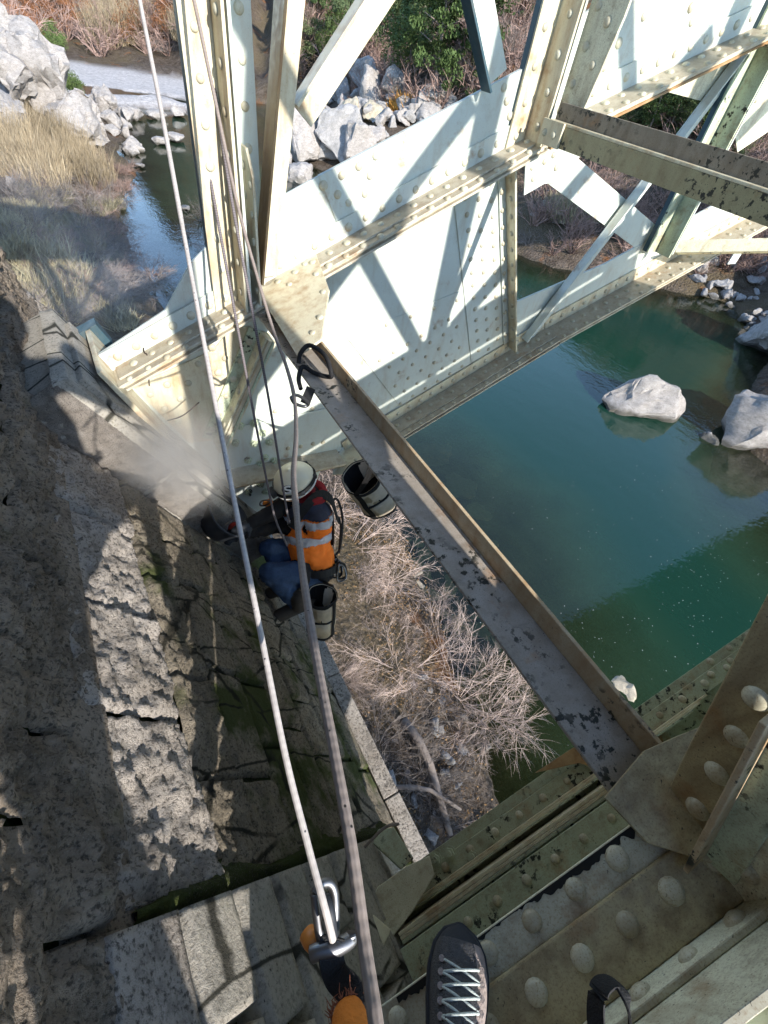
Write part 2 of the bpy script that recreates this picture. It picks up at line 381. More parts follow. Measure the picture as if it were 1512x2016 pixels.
# ------------------------------------------------------------------ terrain and river
WZ = -8.0
XL = np.array([(-60, 1.0), (-10, 2.6), (-1, 3.3), (1, 3.5), (3, 4.2), (5, 4.7), (7, 4.5), (12, 2.8), (20, 1.6), (26, 1.9), (34, 3.6), (45, 5.0), (52, 5.6), (55, 4.0), (57, -25), (70, -60), (400, -60)])
XR = np.array([(-60, 40), (-12, 24), (-4, 17.5), (1, 16.2), (4, 17), (6.5, 21), (9, 27), (12, 28.5), (15, 25), (18, 21), (25, 19.0), (33, 17), (38, 15.0), (45, 15.5), (52, 20), (60, 30), (75, 60), (400, 60)])
def smooth01(x): x = np.clip(x, 0, 1); return x * x * (3 - 2 * x)
NZ = [(rng.uniform(-1, 1, 2), rng.uniform(0, 6.28)) for _ in range(40)]
def fbm(x, y, base=.15, octs=5):
    r = np.zeros_like(x); a = 1.0; f = base
    for o in range(octs):
        for k in range(4):
            d, ph = NZ[(o * 4 + k) % 40]; d = d / (np.linalg.norm(d) + 1e-6)
            r += a * .5 * np.sin((d[0] * x + d[1] * y) * f * 6.28 + ph + 1.7 * np.sin((d[1] * x - d[0] * y) * f * 2.9 + ph))
        a *= .5; f *= 2.07
    return r
def yfar(x): return np.interp(x, [-60, 4, 9, 14, 22, 40], [63, 61.5, 60, 57, 60, 75])
def wdist(x, y):
    wob = .35 * fbm(x, y, .11, 3) * np.clip(np.abs(y) / 10 + .5, .3, 1.0)
    d = np.minimum(x - np.interp(y, XL[:, 0], XL[:, 1]), np.interp(y, XR[:, 0], XR[:, 1]) - x)
    d = np.minimum(d, yfar(x) - y)
    # low gravel island between the two channels
    ex, ey = (x - 9.0) / 5.2, (y - 54.6 + .25 * (x - 9)) / 2.0
    d = np.minimum(d, (np.sqrt(ex * ex + ey * ey) - 1) * 2.0)
    return d + wob
def height(x, y):
    x = np.asarray(x, float); y = np.asarray(y, float)
    d = wdist(x, y); n = fbm(x, y, .09, 6)
    xl = np.interp(y, XL[:, 0], XL[:, 1]); xr = np.interp(y, XR[:, 0], XR[:, 1])
    bed = WZ - np.minimum(np.clip(d, 0, None) * .42, 2.6) - .05
    up = np.clip(-d, 0, None)
    left = .45 * np.minimum(up, 4) + .42 * np.clip(up - 4, 0, 14) + .2 * np.clip(up - 18, 0, 100)
    right = .30 * np.minimum(up, 8) + .55 * np.clip(up - 8, 0, 60)
    far = .03 * np.minimum(up, 11) + .10 * np.clip(up - 11, 0, 70)
    side = smooth01((x - .5 * (xl + xr)) / 3 + .5)
    fa = smooth01((y - 52) / 10) * (1 - smooth01((x - 14) / 7))
    land = left * (1 - side) + right * side
    land = land * (1 - fa) + far * fa
    hill = .50 * np.clip((x - 18) * .30 + (y - 47) * .9 - 4, 0, 90) * smooth01((x - .30 * y) / (.1 * np.abs(y) + 2))
    land = np.maximum(land, np.minimum(hill, 60) * (d < 0))
    land += .22 * n * np.clip(up / 3, 0, 1) * (1 - .8 * fa * (up < 12))
    return np.where(d > 0, bed, WZ + .04 + land)
def axis(lo, hi, c, n, k):
    t = np.linspace(-1, 1, n); s = np.sinh(k * t) / np.sinh(k)
    return np.where(s < 0, c + s * (c - lo), c + s * (hi - c))
gx = axis(-70, 230, 6, 300, 3.2); gy = axis(-40, 330, 8, 320, 3.2)
GX, GY = np.meshgrid(gx, gy); GZ = height(GX, GY)
nx, ny = len(gx), len(gy)
def grid_mesh(name, X, Y, Z, mat, attr=None, keep=None, smooth=True):
    h, w = X.shape; me = bpy.data.meshes.new(name)
    idx = np.arange(h * w).reshape(h, w)
    fs = np.stack([idx[:-1, :-1], idx[:-1, 1:], idx[1:, 1:], idx[1:, :-1]], -1).reshape(-1, 4)
    if keep is not None: fs = fs[keep.reshape(-1)]
    me.from_pydata(np.stack([X, Y, Z], -1).reshape(-1, 3).tolist(), [], fs.tolist())
    if attr is not None:
        for k, v in attr.items():
            a = me.attributes.new(k, 'FLOAT', 'POINT'); a.data.foreach_set('value', v.reshape(-1).astype('f'))
    me.polygons.foreach_set('use_smooth', [smooth] * len(me.polygons)); me.materials.append(mat); me.update()
    return me
dd = wdist(GX, GY)
gravel = smooth01((GY - 47) / 4) * (1 - smooth01((GX - 15) / 5)) * smooth01((-dd) / .3 + .5) * (1 - smooth01((-dd - 9) / 3))
tag(link('ground', grid_mesh('ground', GX, GY, GZ, M['ground'], {'gravel': gravel})), kind='structure')
wm = (dd > -1.5); keep = wm[:-1, :-1] | wm[1:, 1:] | wm[:-1, 1:] | wm[1:, :-1]
depth = np.clip(dd / 5.5, 0, 1)
tag(link('river', grid_mesh('river', GX, GY, np.full_like(GX, WZ), M['water'], {'depth': depth}, keep)), kind='structure')

def hz(x, y): return float(max(height(np.array([x]), np.array([y]))[0], WZ))
def gpx(px, py, zmin=WZ):
    """where the line of sight through a point of the view meets the ground or the water"""
    r = ray(px, py) / F
    ts = np.concatenate([np.arange(3, 60, .25), np.arange(60, 420, 1.0)])
    P = r[None, :] * ts[:, None]; h = np.maximum(height(P[:, 0], P[:, 1]), zmin)
    k = np.argmax(P[:, 2] < h)
    if not (P[:, 2] < h).any(): return None
    return V(P[k])
# ------------------------------------------------------------------ the steel arch bridge
# rib frame: s runs up along the rib, t goes down square to it, y across the bridge
CA, SA = math.cos(math.radians(24)), math.sin(math.radians(24))
CO = V((1.731, 0, -.511))
AX = V((CA, 0, SA)); PD = V((SA, 0, -CA)); YV = V((0, 1, 0))
def rib(s, t, y): return CO + AX * s + PD * t + YV * y
def st(px, py, y):
    d = ony(px, py, y) - CO; return d.dot(AX), d.dot(PD)
bridge = empty('steel_bridge', (0.3, 1.0, -2.9), 'pale green riveted steel arch bridge springing from the stone abutment', 'bridge')
RIV = []                                              # pos, normal, radius, part
def riv(p, n, r, part, near=False): RIV.append((V(p), V(n).normalized(), r, part, near))
NY = V((0, -1, 0))
def plate(name, poly, off, mat, bevel=.0015):
    return MB().prism(poly, off).build(name, mat, bridge, bevel=bevel)
def stplate(name, pts, y, th, mat): return plate(name, [rib(s, t, y) for s, t in pts], (0, th, 0), mat)
def pxplate(name, pts, y, th, mat): return plate(name, [ony(a, b, y) for a, b in pts], (0, th, 0), mat)
YF = 2.245
# --- far rib, upper chord plate
tl = [st(*p, YF) for p in [(187, 703), (325, 612), (374, 520), (415, 478), (536, 397), (628, 347)]]
spl = tl[-1][0]
tpl = stplate('chord_plate', tl + [(spl + .02, .0), (-1.91, .0)], YF, .014, M['paint'])
tr = [st(*p, YF - .006) for p in [(628, 347), (790, 262), (1046, 127)]]
tpr = stplate('chord_plate', tr + [(.45, 0), (spl + .02, 0)], YF - .006, .02, M['paint'])
for x, y in [(605, 770), (520, 825), (435, 870), (575, 870), (345, 920), (415, 965), (470, 1005), (550, 960), (1240, 435), (1255, 500), (1270, 575)]:
    riv(ony(x / 2.52 + 500, y / 2.52, YF - .006), NY, .019, tpr)
for x, y in [(395, 505), (255, 585), (660, 345), (520, 425), (790, 260), (1050, 105)]:
    riv(ony(140 + x / 3.78, 560 + y / 3.78, YF), NY, .021, tpl)
# --- upper flange: vertical leg, two layers of horizontal plates
vl = stplate('flange_angle', [(-1.9, -.09), (.43, -.09), (.43, 0), (-1.9, 0)], YF - .018, .012, M['paint'])
def flange_layers(t0, s0, s1, yin, yout, mats, sgn=1, n=3, th=.011, nm='flange_plate'):
    """laminated plates: y runs from the web (yout) to the free edge (yin)"""
    o = []
    for k in range(n):
        e = (0, .012, -.006, .006)[k]
        o.append(MB().obox(rib(s0 + .01 * k, t0 + k * (th + .0008), yin + sgn * e), AX * (s1 - s0 - .02 * k), PD * th, YV * (yout - yin - sgn * e)).build(nm, mats[k % len(mats)], bridge, bevel=.0015))
    return o
FL = flange_layers(0.0, -1.9, .44, 2.085, YF, [M['flange'], M['cream'], M['flange']])
hl = MB().obox(rib(-1.88, -.010, 2.125), AX * 2.30, PD * .0098, YV * (YF - .018 - 2.125)).build('flange_angle', M['flange'], bridge, bevel=.0015)
k = 0; s = -1.84
while s < .40:
    riv(rib(s, -.045, YF - .018), NY, .0185, vl)
    riv(rib(s + .045, -.010, 2.175), -PD, .0175, hl)
    riv(rib(s, .0, 2.103), -PD, .017, FL[0]); s += .094
# --- web of the solid end panel
WY = 2.262
web = stplate('web_plate', [(-1.9, .03), (.35, .03), (.35, 1.28), (-1.05, 1.30), (-1.45, 1.02), (-2.05, .98), (-1.9, .60)], WY, .012, M['paint'])
low = [st(*p, WY - .006) for p in [(683, 665), (908, 572)]]
dbl = stplate('doubler_plate', [low[0], low[1], (-.03, 1.195), (-.62, 1.195)], WY - .006, .0055, M['paint'])
dbr = stplate('doubler_plate', [(-.022, .04), (.34, .04), (.34, 1.195), (-.022, 1.195)], WY - .007, .0065, M['paint'])
for i in range(7):
    for j in range(6):
        s = -.66 + i * .102 + (.05 if j % 2 else 0); t = .76 + j * .083 + .0 * i
        tb = low[0][1] + (s - low[0][0]) / (low[1][0] - low[0][0]) * (low[1][1] - low[0][1])
        if t > tb + .05 and s < -.06 and s > -.70 + .1 * (t - .5): riv(rib(s, t, WY - .006), NY, .0135, dbl)
for i in range(4):
    s = -.075 - i * .16; riv(rib(s, low[1][1] + .055 + (s + .04) * .22, WY - .006), NY, .0135, dbl)
for j in range(13):
    for i, s in enumerate((.035, .115, .195)):
        riv(rib(s + .01, .13 + j * .083 + (.04 if i == 1 else 0), WY - .007), NY, .0145, dbr)
# stiffener at the end of the solid panel
sa = stplate('stiffener_angle', [(.245, .04), (.345, .04), (.345, 1.195), (.245, 1.195)], WY - .019, .0115, M['paint'])
sb = MB().obox(rib(.285, .04, WY - .10), AX * .012, PD * 1.20, YV * .08).build('stiffener_angle', M['cream'], bridge, bevel=.0015)
for j in range(12):
    riv(rib(.262, .10 + j * .093, WY - .019), NY, .0145, sa); riv(rib(.285, .13 + j * .093, WY - .065), -AX, .0145, sb)
# --- lower flange of the solid panel
T1 = 1.286
vl2 = stplate('flange_angle', [(-1.1, T1 - .088), (.60, T1 - .088), (.60, T1), (-1.1, T1)], WY - .018, .011, M['cream'])
FL2 = flange_layers(T1, -1.08, .62, 2.085, WY, [M['flange'], M['cream'], M['flange']])
hl2 = MB().obox(rib(-1.08, T1 - .010, 2.13), AX * 1.70, PD * .0098, YV * (WY - .018 - 2.13)).build('flange_angle', M['flange'], bridge, bevel=.0015)
s = -1.02
while s < .60:
    riv(rib(s, T1 - .048, WY - .018), NY, .0155, vl2); riv(rib(s + .045, T1 - .010, 2.19), -PD, .0155, hl2)
    riv(rib(s, T1, 2.107), -PD, .0155, FL2[0]); s += .092
# lower flange bent level towards the bearing
A1, B1 = ony(668, 893, 2.2), ony(440, 936, 2.2); a1 = (B1 - A1)
dn = V((a1.z, 0, -a1.x)).normalized()
if dn.z > 0: dn = -dn
for k in range(3):
    MB().obox(V((A1.x, 2.09 + .008 * k, A1.z)) + dn * .0125 * k, a1 * (1 - .03 * k), dn * .011, YV * (.17 - .008 * k)).build('flange_plate', [M['flange'], M['cream'], M['olive']][k], bridge, bevel=.0015)
bpl = pxplate('bearing_plate', [(430, 850), (668, 800), (672, 888), (432, 932)], WY - .014, .0075, M['paint'])
bp2 = pxplate('bearing_plate', [(425, 948), (640, 905), (600, 1000), (470, 1030), (400, 1010)], WY - .012, .02, M['paint'])
for x, y in [(310, 415), (380, 515), (435, 600), (510, 500), (565, 590), (640, 490), (685, 575), (590, 395)]:
    riv(ony(460 + x / 3.78, 700 + y / 3.78, WY - .004), NY, .015, bpl)
for x, y in [(405, 690), (500, 675), (590, 655), (665, 645)]:
    riv(ony(460 + x / 3.78, 700 + y / 3.78, WY - .014), NY, .016, bpl)
# --- left end: plates and inclined bearing stiffener
le = pxplate('gusset_plate', [(262, 762), (420, 690), (460, 640), (505, 648), (418, 868), (372, 872)], WY - .010, .0095, M['cream'])
for x, y in [(715, 745), (870, 735), (590, 820), (815, 850), (695, 925), (795, 1020), (1050, 470), (1145, 548), (945, 590), (1095, 655)]:
    riv(ony(140 + x / 3.78, 560 + y / 3.78, WY - .010), NY, .0195, le)
sA, sB = ony(514, 650, WY), ony(420, 868, WY); dv = sB - sA; pv = V((dv.z, 0, -dv.x)).normalized()
if pv.x < 0: pv = -pv
for k in range(4):
    MB().obox(V((sA.x, WY - .115 + .006 * (k % 2), sA.z)) + pv * .0115 * k, dv * (1 - .02 * (k % 2)), pv * .0105, YV * .113).build('bearing_stiffener', [M['flange'], M['cream'], M['green'], M['cream']][k], bridge, bevel=.001)
bst = MB().obox(V((sA.x, WY - .023, sA.z)) - pv * .075, dv * .97, pv * .0745, YV * .0125).build('stiffener_angle', M['green'], bridge, bevel=.0015)
bs2 = MB().obox(V((sA.x, WY - .10, sA.z)) - pv * .012, dv * .97, pv * .0115, YV * .076).build('stiffener_angle', M['nearpaint'], bridge, bevel=.0015)
for j in range(6):
    q = V((sA.x, WY - .023, sA.z)) + dv * (.1 + .155 * j) - pv * .045; riv(q, NY, .0175, bst)
    q = V((sA.x, WY - .062, sA.z)) + dv * (.16 + .155 * j) - pv * .012; riv(q, -pv, .0175, bs2)
# end plate against the bedstone
MB().obox(rib(-1.925, -.095, 2.09), AX * .024, PD * .74, YV * .40).build('end_plate', M['cream'], bridge, bevel=.002)
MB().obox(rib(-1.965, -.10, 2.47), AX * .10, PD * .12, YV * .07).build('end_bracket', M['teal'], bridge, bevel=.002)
MB().obox(rib(-1.925, .645, 2.10), AX * .03, (0, 0, -.42), YV * .36).build('bearing_shoe', M['cream'], bridge, bevel=.004)

# --- hexagon nuts on stud ends
def nut_mesh():
    mb = MB(); r = .021; p = [V((r * math.cos(a), r * math.sin(a), 0)) for a in [math.pi / 3 * i for i in range(6)]]
    mb.prism(p, (0, 0, .018)); mb.tube([(0, 0, .017), (0, 0, .034)], .011, 10); mb.tube([(0, 0, 0), (0, 0, .003)], .028, 14)
    return mb.mesh('nut', M['green'])
NUT = nut_mesh()
def place(name, me, p, n, parent, sc=1.0, spin=0):
    o = bpy.data.objects.new(name, me); COL.objects.link(o); o.parent = parent; o.matrix_parent_inverse = base_inv(parent)
    o.location = p; o.rotation_mode = 'QUATERNION'
    o.rotation_quaternion = V(n).to_track_quat('Z', 'Y') @ Quaternion((0, 0, 1), spin); o.scale = (sc,) * 3; return o
for x, y in [(1255, 1050), (1360, 1030), (1425, 1100), (1220, 1175), (1360, 1180), (1475, 1170), (1315, 1305), (1400, 1335), (1440, 1285), (1505, 1310)]:
    place('nut', NUT, ony(140 + x / 3.78, 560 + y / 3.78, WY - .014), NY, bpl, .95, random.random())
for x, y in [(200, 955), (110, 1015), (235, 1010), (60, 950)]:
    place('nut', NUT, ony(460 + x / 3.78, 700 + y / 3.78, WY - .012), NY, bp2, .95, random.random())

# --- lateral gusset where the strut meets the far rib
GP = rib(0, -.012, 0)
gus = plate('lateral_gusset', [onp(*p, GP, -PD) for p in [(505, 570), (530, 560), (560, 528), (600, 505), (622, 500), (648, 570), (632, 668), (585, 700)]], PD * .011, M['cream'])
for p in [(600, 520), (622, 540), (636, 575), (630, 625), (615, 655), (570, 560)]: riv(onp(*p, GP, -PD), -PD, .015, gus)
LP0 = rib(0, T1 - .012, 0)
gu2 = plate('lateral_gusset', [onp(*p, LP0, -PD) for p in [(690, 822), (726, 870), (738, 905), (722, 932), (654, 934)]], PD * .011, M['cream'])
for p in [(700, 868), (715, 890), (700, 905)]: riv(onp(*p, LP0, -PD), -PD, .013, gu2)

# --- posts: pairs of angles back to back
def post(x0, w, zb, y0=2.215, top=2.3, rv=True, legw=.115, mats=('cream', 'cream')):
    a = MB().box((x0, y0, zb), (x0 + w, y0 + .012, top)).build('post_angle', M[mats[0]], bridge, bevel=.0015)
    b = MB().box((x0 + w + .0005, y0 - legw, zb), (x0 + w + .012, y0 + .012, top)).build('post_angle', M[mats[1]], bridge, bevel=.0015)
    c = MB().box((x0 + w + .02, y0 - legw, zb + .02), (x0 + w + .032, y0 + .012, top)).build('post_angle', M['paint'], bridge, bevel=.0015)
    d = MB().box((x0 + w + .0325, y0 + .0003, zb + .02), (x0 + 2 * w + .03, y0 + .012, top)).build('post_angle', M['paint'], bridge, bevel=.0015)
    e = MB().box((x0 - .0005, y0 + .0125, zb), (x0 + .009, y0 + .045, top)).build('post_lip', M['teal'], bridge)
    if rv:
        z = zb + .06
        while z < .35:
            riv((x0 + w * .45, y0, z), NY, .017, a); riv((x0 + w, y0 - legw * .55, z + .05), (-1, 0, 0), .017, b); riv((x0 + w * 1.6 + .03, y0, z + .06), NY, .017, d); z += .125
    return a, b
post(.487, .105, -1.055)
post(1.975, .10, -.40, legw=.12)
pg = MB().prism([(2.125, 2.10, -.30), (2.125, 2.09, 1.2), (2.125, 1.86, 1.2), (2.125, 1.90, .1), (2.125, 1.965, -.30)], (.012, 0, 0)).build('sway_gusset', M['nearpaint'], bridge, bevel=.002)
for y, z in [(2.05, -.24), (2.06, -.12), (2.05, 0.0), (2.05, .12), (1.98, -.05), (1.975, .08), (1.96, .2)]: riv((2.125, y, z), (-1, 0, 0), .018, pg)
post(3.50, .09, -.93, y0=2.20, rv=False, mats=('green', 'green'))
for xp in (5.4, 7.2): post(xp, .1, -.45 + .378 * (xp - 5.4), rv=False)
# gusset on the face of post 1
pq = MB().prism([(.655, 2.09, -1.0), (.655, 2.09, -.50), (.655, 2.15, -.42), (.655, 2.23, -.42), (.655, 2.23, -1.0)], (.011, 0, 0)).build('sway_gusset', M['cream'], bridge, bevel=.0015)
for z in (-.93, -.83, -.73, -.63, -.53): riv((.655, 2.115, z), (-1, 0, 0), .0165, pq); riv((.655, 2.185, z + .05), (-1, 0, 0), .0165, pq)

# --- spandrel diagonals (angles)
def angle_bar(P, Q, w1, w2, n1, n2, m1, m2, th=.011, name='diagonal'):
    P, Q = V(P), V(Q); n1, n2 = V(n1), V(n2)
    MB().obox(P, Q - P, n1 * w1, n2 * th).build(name, m1, bridge, bevel=.0015)
    MB().obox(P - n1 * (th + .0005), Q - P, n1 * th, n2 * w2).build(name, m2, bridge, bevel=.0015)
ex = V((1, 0, 0))
angle_bar((.680, 2.19, -.90), (.985, 2.19, 1.2), .095, .10, ex, NY, M['cream'], M['rustplate'])  # brown leg is the shaded side, its shade put into the colour
angle_bar(ony(575, 205, 2.23), ony(575, 205, 2.23) + V((1.1, 0, 1.3)), .10, .07, V((.76, 0, -.64)), NY, M['cream'], M['cream'])
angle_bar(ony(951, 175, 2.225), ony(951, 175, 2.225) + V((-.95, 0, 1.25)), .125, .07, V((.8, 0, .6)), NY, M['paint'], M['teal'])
# --- continuation of the far rib beyond the second post, an open truss
ca2, sa2 = math.cos(math.radians(20.7)), math.sin(math.radians(20.7))
C2 = rib(.44, 0, 0); A2 = V((ca2, 0, sa2)); P2 = V((sa2, 0, -ca2))
def rib2(s, t, y): return C2 + A2 * s + P2 * t + YV * y
uc = plate('chord_plate', [rib2(.0, -.30, YF), rib2(.55, -.42, YF), rib2(3, -.30, YF), rib2(5, -.30, YF), rib2(5, 0, YF), rib2(0, 0, YF)], (0, .014, 0), M['paint'])
ul = MB().obox(rib2(0, -.10, YF - .012), A2 * 5, P2 * .10, YV * .0115).build('flange_angle', M['paint'], bridge)
uf = []
for k in range(3):
    uf.append(MB().obox(rib2(0.0, .0115 * k, 2.085 + .008 * (k % 2)), A2 * 5, P2 * .0108, YV * (YF - 2.085 - .008 * (k % 2))).build('flange_plate', [M['flange'], M['cream'], M['rustplate']][k], bridge))
s = .06
while s < 2.6:
    riv(rib2(s, -.05, YF - .012), NY, .019, ul); riv(rib2(s + .05, 0, 2.19), -P2, .018, uf[0]); riv(rib2(s, 0, 2.11), -P2, .018, uf[0]); s += .105
for p in [(1268, 32), (1218, 85), (1360, 15), (1362, 42), (1190, 132), (1172, 140)]: riv(ony(*p, YF), NY, .021, uc)
# lower chord of the open truss
LC = rib(.60, T1, 0); lr = lambda s, t, y: LC + A2 * s + P2 * t + YV * y
lc = plate('chord_plate', [rib(.35, T1 - .36, WY), lr(.5, -.27, WY), lr(8, -.25, WY), lr(8, 0, WY), lr(0, 0, WY), rib(.35, T1, WY)], (0, .014, 0), M['paint'])
ll = MB().obox(lr(.01, -.088, WY - .012), A2 * 8, P2 * .088, YV * .0115).build('flange_angle', M['cream'], bridge)
lf = []
for k in range(3):
    lf.append(MB().obox(lr(.01, .0115 * k, 2.085 + .008 * (k % 2)), A2 * 8, P2 * .0108, YV * (WY - 2.085 - .008 * (k % 2))).build('flange_plate', [M['flange'], M['cream'], M['flange']][k], bridge))
s = .06
while s < 3.2:
    riv(lr(s, -.045, WY - .012), NY, .016, ll); riv(lr(s + .05, 0, 2.19), -P2, .0155, lf[0]); riv(lr(s, 0, 2.108), -P2, .0155, lf[0]); s += .10
# truss diagonals of the open panels
def pbar(p, q, w, y, th, mat, name='diagonal', leg=0):
    A, B = ony(*p, y), ony(*q, y); d = B - A; n = V((-d.z, 0, d.x)).normalized()
    MB().obox(A - n * w / 2, d, n * w, (0, th, 0)).build(name, mat, bridge, bevel=.0015)
    if leg: MB().obox(A + n * (w / 2 - .012), d, n * .011, (0, -leg, 0)).build(name, mat, bridge, bevel=.0015)
pbar((1035, 672), (1478, 92), .10, 2.235, .010, M['paint'], leg=.05)
xg = pxplate('gusset_plate', [(1036, 300), (1120, 275), (1150, 300), (1128, 325), (1100, 360), (1072, 362), (1032, 385)], WY - .008, .0075, M['paint'])
for p in [(1048, 330), (1050, 352), (1072, 318), (1095, 330), (1062, 300), (1090, 305)]: riv(ony(*p, WY - .008), NY, .016, xg)
pbar((1085, 318), (1282, 475), .17, WY + .004, .010, M['paint'])
pbar((1440, 520), (1560, 330), .12, 2.252, .009, M['paint'])
up = pxplate('gusset_plate', [(1310, 180), (1512, 60), (1560, 150), (1512, 260), (1452, 300), (1440, 215)], WY - .006, .0055, M['nearpaint'])
for p in [(1440, 120), (1470, 135), (1500, 150), (1445, 175), (1490, 195), (1455, 240)]: riv(ony(*p, WY - .006), NY, .019, up)
x = 5.0
for k in range(2):
    a0 = lr(1.9 + 1.9 * k, -.1, WY); b0 = rib2(3.6 + 1.9 * k, .1, WY)
    dvv = b0 - a0; nn = V((-dvv.z, 0, dvv.x)).normalized()
    MB().obox(a0 - YV * .0135, dvv, nn * .1, (0, .01, 0)).build('diagonal', M['paint'], bridge)
# strut running off the lower node towards the near rib
def strut(A, B, w, h, mh, mv, name='strut', th=.011, side=-1):
    A, B = V(A), V(B); d = B - A; sx = V((side, 0, 0)); sx = (sx - d * sx.dot(d) / d.length_squared).normalized()
    upv = V((0, 0, 1)); upv = (upv - d * upv.dot(d) / d.length_squared).normalized()
    a = MB().obox(A + sx * .0115, d, sx * w, upv * th).build(name + '_leg', mh, bridge, bevel=.002)
    b = MB().obox(A, d, sx * .011, upv * h).build(name + '_leg', mv, bridge, bevel=.002)
    return a, b
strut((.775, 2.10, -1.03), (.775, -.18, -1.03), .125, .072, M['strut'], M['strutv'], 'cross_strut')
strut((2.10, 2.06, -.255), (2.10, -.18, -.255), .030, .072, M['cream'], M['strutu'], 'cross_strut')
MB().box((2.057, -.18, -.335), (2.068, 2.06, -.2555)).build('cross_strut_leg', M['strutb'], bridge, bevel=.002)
cl = MB().box((2.044, 1.955, -.338), (2.0565, 2.09, -.245)).build('strut_cleat', M['cream'], bridge, bevel=.0015)
for y in (2.06, 2.0): riv((2.044, y, -.295), (-1, 0, 0), .016, cl)
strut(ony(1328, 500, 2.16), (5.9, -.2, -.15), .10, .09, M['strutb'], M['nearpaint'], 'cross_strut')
strut((3.55, 2.1, .12), (3.55, -.2, .12), .1, .1, M['strutb'], M['strutb'], 'cross_strut')

# ------------------------------------------------------------------ near rib (mirror of the far one)
YN = -.317
ntop = stplate('chord_plate', [(-1.91, -.09), (-1.60, -.13), (-1.38, -.235), (-.6, -.262), (2.2, -.275), (2.2, 0), (-1.91, 0)], YN - .014, .0135, M['nearpaint'])
nvl = MB().obox(rib(-1.9, -.085, YN), AX * 4.1, PD * .085, YV * .012).build('flange_angle', M['nearpaint'], bridge, bevel=.003)
nhl = MB().obox(rib(-1.9, -.0125, YN + .0125), AX * 4.1, PD * .0122, YV * .108).build('flange_angle', M['olive'], bridge, bevel=.004)
NF = []
for k in range(3):
    NF.append(MB().obox(rib(-1.9, .0 + .0125 * k, YN), AX * 4.1, PD * .0115, YV * (.182 - .006 * k)).build('flange_plate', [M['nearpaint'], M['cream'], M['green']][k], bridge, bevel=.002))
s = -1.86
while s < 1.4:
    riv(rib(s, -.05, YN + .012), (0, 1, 0), .0205, nvl, True); riv(rib(s + .045, -.0125, -.240), -PD, .0205, nhl, True)
    riv(rib(s, 0, -.163), -PD, .0205, NF[0], True); s += .098
nweb = stplate('web_plate', [(-1.9, .04), (2.2, .04), (2.2, 1.30), (-2.3, 1.30), (-1.9, .60)], YN - .028, .012, M['green'])
NT1 = 1.30
for k in range(2):
    MB().obox(rib(-2.25, NT1 + .0125 * k, YN - .03), AX * 4.6, PD * .0118, YV * (.377 - .012 * k)).build('flange_plate', [M['green'], M['cream']][k], bridge, bevel=.002)
nla = MB().obox(rib(-2.1, NT1 - .022, -.075), AX * 4.4, PD * .0212, YV * .065).build('flange_angle', M['green'], bridge, bevel=.002)
for k in range(3):
    MB().obox(rib(-2.05 + .05 * k, NT1 - .10 + .012 * k, -.098 + .0082 * k), AX * 1.5, PD * (.099 - .012 * k), YV * .0078).build('flange_plate', [M['green'], M['cream'], M['cream']][k], bridge, bevel=.001)
nstp = []
for k in range(3):
    nstp.append(MB().obox(rib(-2.0, NT1 - .24, -.155 + .0125 * k), AX * (1.30 - .15 * k), PD * .238, YV * .0118).build('stiffener_plate', [M['green'], M['cream'], M['cream']][k], bridge, bevel=.0015))
grn = MB().obox(rib(-2.0, NT1 - .30, -.255), AX * 1.15, PD * .012, YV * .098).build('stiffener_plate', M['green'], bridge, bevel=.0015)
s = -1.9
while s < .9:
    riv(rib(s, NT1 - .022, -.042), -PD, .0165, nla, True)
    if s < -.95: riv(rib(s + .03, NT1 - .30, -.205), -PD, .017, grn, True)
    s += .125
s = .95
for k in range(14):
    riv(rib(-.35 + .11 * k, NT1 - .022, -.03), -PD, .017, nla, True); riv(rib(-.30 + .11 * k, NT1, .012), -PD, .016, nla, True)
for p in [(967, 1654), (1008, 1668), (930, 1686), (885, 1680), (857, 1692)]:
    place('nut', NUT, onp(*p, rib(0, NT1 - .022, 0), -PD), -PD, nla, 1.0, random.random())
# black tar smear along the free edge of the near flange
mb = MB(); NQ = 320; top_ = []; bot_ = []
for i in range(NQ + 1):
    s_ = -1.75 + 1.45 * i / NQ; w_ = max(.0015, .012 + .030 * mnoise.noise(V((s_ * 5, 3, 0))) + .010 * mnoise.noise(V((s_ * 60, 1, 0))) + .006 * mnoise.noise(V((s_ * 160, 1, 0))))
    top_.append(rib(s_, -.0018, YN + .180)); bot_.append(rib(s_, -.0018, YN + .180 - w_))
mb.add(top_ + bot_, [(i, i + 1, NQ + 2 + i, NQ + 1 + i) for i in range(NQ)]).build('tar_smear', M['dark'], bridge)
# lateral gussets at the near node
ng = plate('lateral_gusset', [onp(*p, rib(0, -.03, 0), -PD) for p in [(1268, 1478), (1330, 1450), (1420, 1415), (1512, 1340), (1560, 1600), (1400, 1700), (1275, 1660), (1190, 1570)]], PD * .012, M['olive'])
lg = plate('lateral_gusset', [onp(*p, rib(0, NT1 - .05, 0), -PD) for p in [(1052, 1522), (1128, 1472), (1182, 1470), (1300, 1440), (1320, 1500), (1200, 1520), (1140, 1502)]], PD * .012, M['rustplate'])
